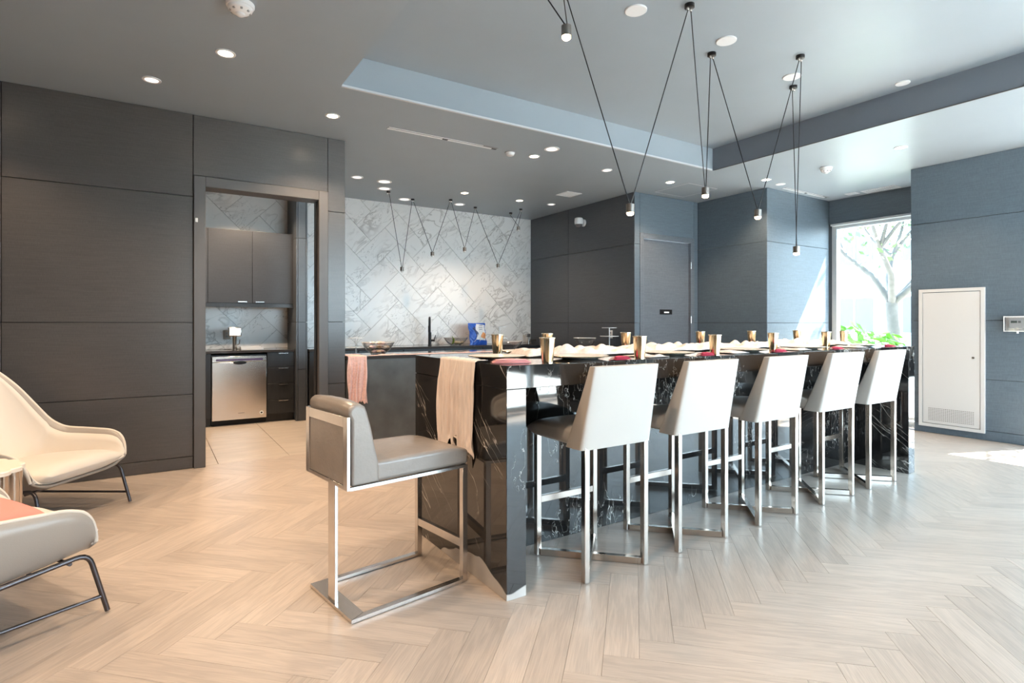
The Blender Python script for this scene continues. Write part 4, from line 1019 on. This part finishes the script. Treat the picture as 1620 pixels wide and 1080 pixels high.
crumple('table_runner', 'crumpled blush gauze runner along the middle of the island top', 'cloth', BLUSH, IX0 + 0.42, IX1 - 0.15, 2.53, 2.79, IZ, 0.050, 560, 34, 5)
crumple('counter_runner', 'pink woven runner along the front edge of the charcoal counter', 'cloth', KNIT, 1.87, 4.6, YL + 0.03, YL + 0.105, 0.914, 0.010, 150, 10, 8, 0.008)

# ---- place settings
def plate_at(x, y, z, label, group, r=0.155):
    t = thing('dinner_plate', label, 'plate', (x, y, z), 0, group)
    MB().lathe([(0.001, 0.001), (r * 0.62, 0.001), (r * 0.68, 0.004), (r, 0.014), (r + 0.002, 0.017), (r, 0.018), (r * 0.68, 0.009), (0.001, 0.007)], n=40, capb=False, capt=False).build('dish', PLATE, t, smooth=40)
    MB().lathe([(r + 0.0026, 0.0145), (r + 0.0040, 0.0165), (r + 0.0026, 0.0185)], n=40, capb=False, capt=False).build('gold_rim', GOLD, t, smooth=True)
    return t
def cup(x, y, label, group, h=0.124, z=None, s=1.0):
    t = thing('gold_tumbler', label, 'cup', (x, y, z if z is not None else IZ), 0, group)
    MB().lathe([(0.0265, 0), (0.0265, 0.003), (0.030, 0.03), (0.0365, h - 0.006), (0.0345, h - 0.006), (0.029, 0.03), (0.025, 0.006), (0.001, 0.006)], n=30, capt=False).build('body', GOLD, t, smooth=30)
    MB().lathe([(0.0360, h - 0.006), (0.0395, h - 0.005), (0.0395, h - 0.001), (0.0360, h)], n=30, capb=False, capt=False).build('rim', mat('pale_gold', (0.92, 0.80, 0.62), 0.25, 0.8), t, smooth=30)
    return t
def napkin(x, y, z, label, group, m, rz=0, sx=0.11, sy=0.055):
    t = thing('napkin', label, 'napkin', (x, y, z), rz, group)
    for k in range(3):
        def f(u, v, k=k):
            a = u * 2 - 1; b = v * 2 - 1
            return (a * sx * (1 - 0.10 * k), b * sy * (1 - 0.15 * k) * (1 - 0.35 * abs(a)), 0.002 + 0.006 * k + 0.006 * (1 - b * b) * (0.6 + 0.4 * math.sin(a * 3 + k)))
        MB().grid(f, 10, 6).build('fold', m, t, smooth=80, solid=0.002)
    return t
fx = [1.95, 2.64, 3.38, 4.10, 4.90]
ordn = ['nearest', 'second', 'third', 'fourth', 'farthest']
st_of = ['the nearest white stool', 'the second white stool', 'the middle white stool', 'the fourth white stool', 'the farthest white stool']
for i, x in enumerate(fx):
    plate_at(x, 2.355, IZ, 'gold-rimmed cream plate on the island in front of ' + st_of[i], 'plates on the stool side of the island')
    napkin(x + 0.13, 2.18, IZ, 'crimson napkin at the island edge beside the plate of ' + st_of[i], 'crimson napkins on the stool side', RED, 0.2 - 0.08 * i, 0.07, 0.035)
    if i: crumple('gauze_napkin', 'crumpled blush gauze napkin left of the plate in front of ' + st_of[i], 'napkin', BLUSH, x - 0.335, x - 0.175, 2.19, 2.39, IZ, 0.016, 26, 20, 20 + i, 0.006, 'gauze napkins on the stool side')
for u, y, i in ((866, 2.175, 0), (1012, 2.17, 1), (1131, 2.175, 2), (1223, 2.38, 3), (1307, 2.45, 4)):
    cup(x_at(u, y), y, 'gold tumbler on the stool side of the island, %s one from the camera' % ordn[i], 'gold tumblers on the stool side of the island')
for k, (u, y, lab) in enumerate(((787, 2.90, 'gold tumbler on the far side of the island, in front of the blue snack bag'), (866, 3.03, 'gold tumbler on the far side of the island, hidden behind the nearest tumbler'), (990, 3.03, 'gold tumbler on the far side of the island, in front of the dark wall corner'), (1108, 3.03, 'gold tumbler on the far side of the island, right of the service door'), (1189, 3.03, 'gold tumbler on the far side of the island, left of the sunlit alcove'), (1261, 3.03, 'gold tumbler on the far side of the island, before the sunlit alcove wall'), (1335, 2.66, 'gold tumbler at the window end of the island'))):
    cup(x_at(u, y), y, lab, 'gold tumblers on the far side of the island', h=0.125)
bx_ = [(2.00, 2.985), (2.62, 2.985), (3.36, 2.985), (4.10, 2.985), (4.78, 2.985)]
bl = ['behind the nearest tumblers', 'left of the two-tier stand', 'in front of the service door', 'in front of the corner wall', 'before the sunlit alcove']
for i, (x, y) in enumerate(bx_):
    plate_at(x, y, IZ, 'cream plate on the far side of the island, ' + bl[i], 'plates on the far side of the island')
    napkin(x + 0.235, y - 0.02, IZ, ('rose' if i != 2 else 'red') + ' napkin on the far island side, ' + bl[i], 'rose napkins on the far side', ROSE if i != 2 else RED, 0.3, 0.075, 0.03)
plate_at(1.575, 2.60, IZ, 'gold-rimmed cream plate at the near end of the island by the hanging scarf', None)
napkin(1.47, 2.30, IZ, 'folded pink napkin at the near corner of the island', None, ROSE, -0.4, 0.095, 0.06)

# ================================================================= THINGS ON THE COUNTERS
def bowl(name, x, y, z, r, h, label, m=None):
    t = thing(name, label, 'bowl', (x, y, z))
    MB().lathe([(r * 0.42, 0), (r * 0.42, 0.004), (r * 0.66, h * 0.28), (r * 0.9, h * 0.75), (r, h), (r * 0.985, h), (r * 0.88, h * 0.75), (r * 0.64, h * 0.30), (r * 0.4, 0.010), (0.001, 0.010)], n=36, capt=False).build('glass_body', m or GLASS, t, smooth=40)
    MB().lathe([(r * 0.985, h - 0.001), (r * 1.005, h + 0.001), (r * 0.985, h + 0.004)], n=36, capb=False, capt=False).build('glass_rim', mat('glass_rim', (0.75, 0.74, 0.72), 0.15), t, smooth=40)
    return t
CT = 0.914
b1 = bowl('glass_bowl', x_at(598, 5.86), 5.86, CT, 0.175, 0.13, 'large clear glass bowl heaped with wrapped snacks on the charcoal counter')
rr_ = random.Random(4); wraps = [mat('wrap_silver', (0.7, 0.67, 0.64), 0.3, 0.6), mat('wrap_mauve', (0.55, 0.40, 0.42), 0.4), mat('wrap_tan', (0.6, 0.46, 0.34), 0.5)]
bx0, by0 = b1.location.x, b1.location.y
for k in range(22):
    a = rr_.random() * 6.28; lay = k // 8; rad = (0.075, 0.10, 0.06)[min(lay, 2)] * (0.3 + 0.7 * rr_.random()); zz = CT + 0.022 + lay * 0.045 + 0.0
    tw = thing('snack_packet', 'small %s wrapped snack heaped in the large glass bowl' % ('silver', 'mauve', 'tan')[k % 3], 'snack', (bx0 + rad * math.cos(a), by0 + rad * math.sin(a), zz), rr_.random() * 6.28, ('silver', 'mauve', 'tan')[k % 3] + ' wrapped snacks in the large glass bowl')
    M = Matrix.Rotation(rr_.uniform(-0.5, 0.5), 4, 'X')
    def pk(u, v, M=M):
        al = 2 * PI * v; e = abs(2 * u - 1); th = 0.016 * (1 - e ** 3) + 0.001
        return M @ Vector((-0.032 + 0.064 * u, 0.022 * math.cos(al) * (1 - 0.1 * e), th * math.sin(al) + 0.012))
    MB().grid(pk, 8, 12).build('wrapper', wraps[k % 3], tw, smooth=75)
bowl('glass_bowl', x_at(806, 5.82), 5.82, CT, 0.16, 0.115, 'clear glass bowl on the counter right of the second gold tumbler')
t = bowl('glass_bowl', x_at(925, 5.86), 5.86, CT + 0.0, 0.155, 0.135, 'tilted clear glass bowl in front of the dark wall')
# two tier clear stands
def stand(x, y, h, w_, zt, label, extra=0):
    t = thing('tiered_stand', label, 'cake stand', (x, y, CT))
    MB().lathe([(0.06, 0), (0.06, 0.006), (0.012, 0.010)], n=24).build('foot', mat('clear_acrylic_edge', (0.82, 0.84, 0.85), 0.12), t, smooth=30)
    MB().tube([(0, 0, 0.01), (0, 0, h)], 0.008, 12).build('stem', mat('clear_acrylic_edge', (0.82, 0.84, 0.85), 0.12), t, smooth=True)
    for z, ww in ((h, w_), (zt, w_ * 1.25)):
        MB().lathe([(0.0085, z), (ww, z), (ww, z + 0.007), (0.001, z + 0.007)], n=36, capb=False, capt=False).build('tier', mat('clear_acrylic_edge', (0.82, 0.84, 0.85), 0.12), t, smooth=30)
    return t
stand(x_at(563, 6.06), 6.06, 0.17, 0.085, 0.07, 'clear two-tier stand beside the left wall end on the charcoal counter')
stand(x_at(790, 6.09), 6.09, 0.285, 0.082, 0.145, 'clear two-tier stand behind the gold tumbler and snack bag')
stand(x_at(964, 5.90), 5.90, 0.268, 0.105, 0.15, 'clear two-tier stand in front of the dark wall by the outlet')
# black tap at the tiled wall
t = thing('bar_tap', 'tall black pull-out tap standing before the marble tiles', 'tap', (x_at(680, 7.82), 7.82, CT), math.radians(-27))
MB().lathe([(0.030, 0), (0.030, 0.006), (0.024, 0.01), (0.024, 0.19), (0.020, 0.2)], n=20).build('body', BLKM, t, smooth=30)
pts = [(0, 0, 0.19)] + [(0.0, -0.075 + 0.075 * math.cos(a), 0.345 + 0.075 * math.sin(a)) for a in [i * PI / 10 for i in range(11)]] + [(0, -0.15, 0.30)]
MB().tube(pts, 0.015, 12).build('spout', BLKM, t, smooth=75)
MB().lathe([(0.014, 0.30), (0.019, 0.29), (0.019, 0.20), (0.012, 0.195)], (0, -0.15, 0), 16).build('spray_head', BLKM, t, smooth=30)
MB().tube([(0.02, 0, 0.075), (0.075, 0, 0.075)], 0.016, 12).tube([(0.068, 0, 0.08), (0.085, 0, 0.155)], 0.007, 8).build('lever', BLKM, t, smooth=30)
# melon bowl
xm, ym = x_at(721, 7.70), 7.70
bowl('glass_bowl', xm, ym, CT, 0.19, 0.115, 'wide clear glass bowl with a melon wedge by the snack bag')
t = thing('melon_wedge', 'green-skinned melon wedge leaning in the wide glass bowl', 'fruit', (xm - 0.065, ym - 0.02, CT + 0.014), 0.1)
def wedge(u, v):
    a = (u - 0.5) * 2.2; R1 = 0.085; r1 = 0.026 * math.cos(a * 0.9) + 0.002
    th = v * 2 * PI
    return (-(R1 - 0.085) + 0.05 * math.cos(a) + r1 * 0.5 * math.cos(th) - 0.03, 0.02 * math.sin(th) * math.cos(a), 0.062 + 0.062 * math.sin(a) + r1 * 0.3 * math.sin(th))
MB().grid(wedge, 14, 12).build('rind', mat('melon_green', (0.16, 0.30, 0.03), 0.4), t, smooth=75)
for k, (dx, dy, rot, wh) in enumerate(((0.035, -0.03, 0.2, 'nearest the melon wedge'), (0.115, 0.0, -0.5, 'nearest the snack bag'), (0.04, 0.055, 0.9, 'at the back'))):
    tb = thing('bread_roll', 'small cream bread roll in the wide glass bowl, ' + wh, 'bread', (xm + dx, ym + dy, CT + 0.014 + 0.0), rot, 'bread rolls in the wide glass bowl')
    MB().lathe([(0.001, 0.0), (0.025, 0.004), (0.036, 0.02), (0.030, 0.038), (0.012, 0.046), (0.001, 0.047)], n=18, capb=False, capt=False).build('crust', mat('bread', (0.78, 0.66, 0.46), 0.7), tb, smooth=75)
# snack bag
t = thing('snack_bag', 'crinkled blue and white snack bag leaning before the marble tiles', 'snack bag', (x_at(757, 7.72), 7.72, CT), math.radians(14))
BAGB = mat('bag_blue', (0.03, 0.12, 0.55), 0.25, bump=0.6, bscale=12); BAGW = mat('bag_white', (0.80, 0.82, 0.86), 0.25); BAGO = mat('bag_orange', (0.85, 0.38, 0.16), 0.4); BAGN = mat('bag_navy', (0.03, 0.05, 0.16), 0.3)
def bagp(u, v, side):
    a = 2 * u - 1; b = v; z = 0.335 * b
    pw = (1 - abs(a) ** 3) * (math.sin(PI * (0.06 + 0.88 * b)) ** 0.6)
    cr = 0.006 * math.sin(a * 19 + b * 8) * math.sin(b * 23 + a * 5)
    x = 0.185 * a * (1 - 0.07 * math.sin(PI * b)) + 0.008 * math.sin(b * 14)
    return (x, side * (0.062 * pw + cr * (1 if 0.03 < b < 0.97 else 0.2)) + 0.05 * b + 0.0, z + 0.003 * math.sin(a * 30) * (1 if b > 0.9 else 0) + 0.001)
mb = MB().grid(lambda u, v: bagp(u, v, -1), 40, 36).grid(lambda u, v: bagp(u, v, 1), 40, 36); mb.build('bag_body', BAGB, t, smooth=80)
def patch(name, m, fu, n=16, k=0.0025):
    def f(u, v):
        uu, vv = fu(u, v); p = bagp(uu, vv, -1); return (p[0], p[1] - k, p[2])
    MB().grid(f, n, n).build(name, m, t, smooth=80)
patch('white_panel', BAGW, lambda u, v: (0.36 + 0.60 * u * (1 - 0.1 * v) + 0.03 * math.sin(v * 7) - 0.08 * (1 - v), 0.24 + 0.73 * v - 0.06 * u), 20, k=0.003)
patch('snack_picture', BAGO, lambda u, v: (0.74 + 0.20 * v * math.cos(u * 2 * PI), 0.42 + 0.14 * v * math.sin(u * 2 * PI) * (1 + 0.2 * math.sin(u * 25))), k=0.0055)
patch('dark_stripe', BAGN, lambda u, v: (0.16 + 0.10 * u + 0.14 * (1 - v), 0.35 + 0.40 * v + 0.1 * u), k=0.003)
for q in range(3): patch('lettering', BAGN, lambda u, v, q=q: (0.52 + 0.22 * u - 0.02 * q, 0.88 - 0.09 * q + 0.022 * v), 8, 0.0055)
for q, (ua, va) in enumerate(((0.12, 0.12), (0.42, 0.14))): patch('white_streak', BAGW, lambda u, v: (ua + 0.07 * u + 0.16 * v, va + 0.14 * v + 0.03 * u), 8, 0.003)
# small wall tap at the right end
t = thing('corner_tap', 'small steel tap at the right end of the back counter', 'tap', (x_at(836, 7.9), 7.90, CT))
MB().lathe([(0.022, 0), (0.022, 0.005), (0.014, 0.01), (0.014, 0.10)], n=16).build('body', CHROME, t, smooth=30)
MB().box(-0.045, 0.03, -0.02, 0.02, 0.10, 0.155).build('head', CHROME, t, bevel=0.006)
MB().box(0.0145, 0.17, -0.014, 0.014, 0.025, 0.06).build('spout', CHROME, t, bevel=0.006)

# ================================================================= OUTSIDE
tag(MB().box(8.95, 60, -40, 50, -0.30, -0.20).build('ground', PAVE), kind='structure')
tag(MB().box(-30, 60, -40, -2.6, -0.30, -0.20).build('ground', PAVE), kind='structure')
def building(loc, sx, sy, sz, cols, rows, label, rz=0):
    t = thing('office_building', label, 'building', loc, rz)
    MB().box(0, sx, -sy / 2, sy / 2, 0, sz).build('facade', FACADE, t)
    cw = sy / cols
    for i in range(cols):
        for j in range(rows):
            y0 = -sy / 2 + i * cw + cw * 0.22; z0 = 1.0 + j * 3.4
            f = MB().box(-0.06, -0.001, y0, y0 + cw * 0.56, z0, z0 + 1.7).build('window', FWIN, t)
            MB().box(-0.10, -0.061, y0 - 0.05, y0 + cw * 0.56 + 0.05, z0 - 0.08, z0 - 0.005).build('sill', FACADE, f)
            MB().box(-0.09, -0.061, y0 + cw * 0.27, y0 + cw * 0.30, z0, z0 + 1.7).build('mullion', FRAME, f)
    MB().box(-0.2, sx, -sy / 2 - 0.1, sy / 2 + 0.1, sz + 0.001, sz + 0.3).build('cornice', FACADE, t)
building((30, 13, -0.2), 10, 36, 11, 12, 3, 'pale low building with square windows across the street beyond the window')
def leaf_blob(name, m, parent, centres, n, size, seed):
    r = random.Random(seed); mb = MB()
    for k in range(n):
        c, R = centres[r.randrange(len(centres))]
        d = Vector((r.gauss(0, 1), r.gauss(0, 1), r.gauss(0, 1))).normalized() * (r.random() ** 0.33) * R
        p = Vector(c) + d; nrm = Vector((r.gauss(0, 1), r.gauss(0, 1), r.gauss(0, 1) + 0.8)).normalized(); a = nrm.orthogonal().normalized(); b = nrm.cross(a)
        s = size * r.uniform(0.6, 1.3)
        mb.add([p - a * s, p + b * s * 0.45, p + a * s, p - b * s * 0.45], [(0, 1, 2, 3)])
    o_ = mb.build(name, m, parent, fix=False); tag(o_, kind='stuff'); return o_
def tree(loc, label, seed, H=5.5, nl=2200, crown=2.2):
    r = random.Random(seed); t = thing('street_tree', label, 'tree', loc)
    MB().tube([(0, 0, 0), (0.05, 0, H * 0.2), (0.0, 0.05, H * 0.32)], [0.17, 0.14, 0.12], 12).build('trunk', BARK, t, smooth=75)
    tips = []
    def br(p, d, l, rad, lev):
        q = p + d * l * 0.5 + Vector((r.gauss(0, .05), r.gauss(0, .05), 0.03)) * l; e = p + d * l
        MB_b.tube([p, q, e], [rad, rad * 0.8, rad * 0.6], 8)
        if lev == 0: tips.append(e); return
        for k in range(3):
            nd = (d + Vector((r.gauss(0, .5), r.gauss(0, .5), r.gauss(0.15, .3)))).normalized(); br(e, nd, l * 0.68, rad * 0.58, lev - 1)
        tips.append(e)
    for ang in (0.4, 1.9, 3.3, 4.6, 5.6):
        MB_b = MB(); br(Vector((0, 0.03, H * 0.31)), Vector((math.cos(ang) * 0.62, math.sin(ang) * 0.62, 0.8)).normalized(), H * 0.24, 0.075, 2); MB_b.build('branch', BARK, t, smooth=75)
    leaf_blob('leaves', LEAF2, t, [(tuple(p), crown * 0.34) for p in tips], nl, 0.075, seed)
    return t
tree((13.6, 5.78, -0.2), 'slim street tree with forked branches outside the alcove window', 3, 6.0, crown=1.7)
tree((12.4, 1.5, -0.2), 'tall leafy tree outside the right-hand window, beyond the picture', 5, 9.0, 2600, crown=3.0)
for i, (x, y, s, lab) in enumerate(((10.1, 5.0, 0.50, 'low leafy shrub outside, at the left of the alcove window'), (11.7, 5.5, 0.62, 'low leafy shrub outside, behind the window-end tumblers'), (10.9, 3.8, 0.55, 'low leafy shrub outside, at the right of the alcove window'), (12.9, 4.6, 0.72, 'taller leafy shrub in the rear row outside the alcove window'), (12.0, 6.9, 0.66, 'leafy shrub in the rear row outside, at the left of the alcove window'))):
    t = thing('garden_shrub', lab, 'shrub', (x, y, -0.2), i)
    s *= 1.3; sb = MB(); r = random.Random(i)
    for k in range(7):
        a = r.random() * 6.28; sb.tube([(0, 0, 0), (0.25 * math.cos(a), 0.25 * math.sin(a), 0.8 * s * 1.4)], [0.02, 0.008], 6)
    sb.build('stems', BARK, t)
    leaf_blob('leaves', LEAF, t, [((r.uniform(-0.3, 0.3), r.uniform(-0.35, 0.35), r.uniform(0.5, 1.05) * s * 1.35), 0.36) for k in range(7)], 420, 0.10, 40 + i)
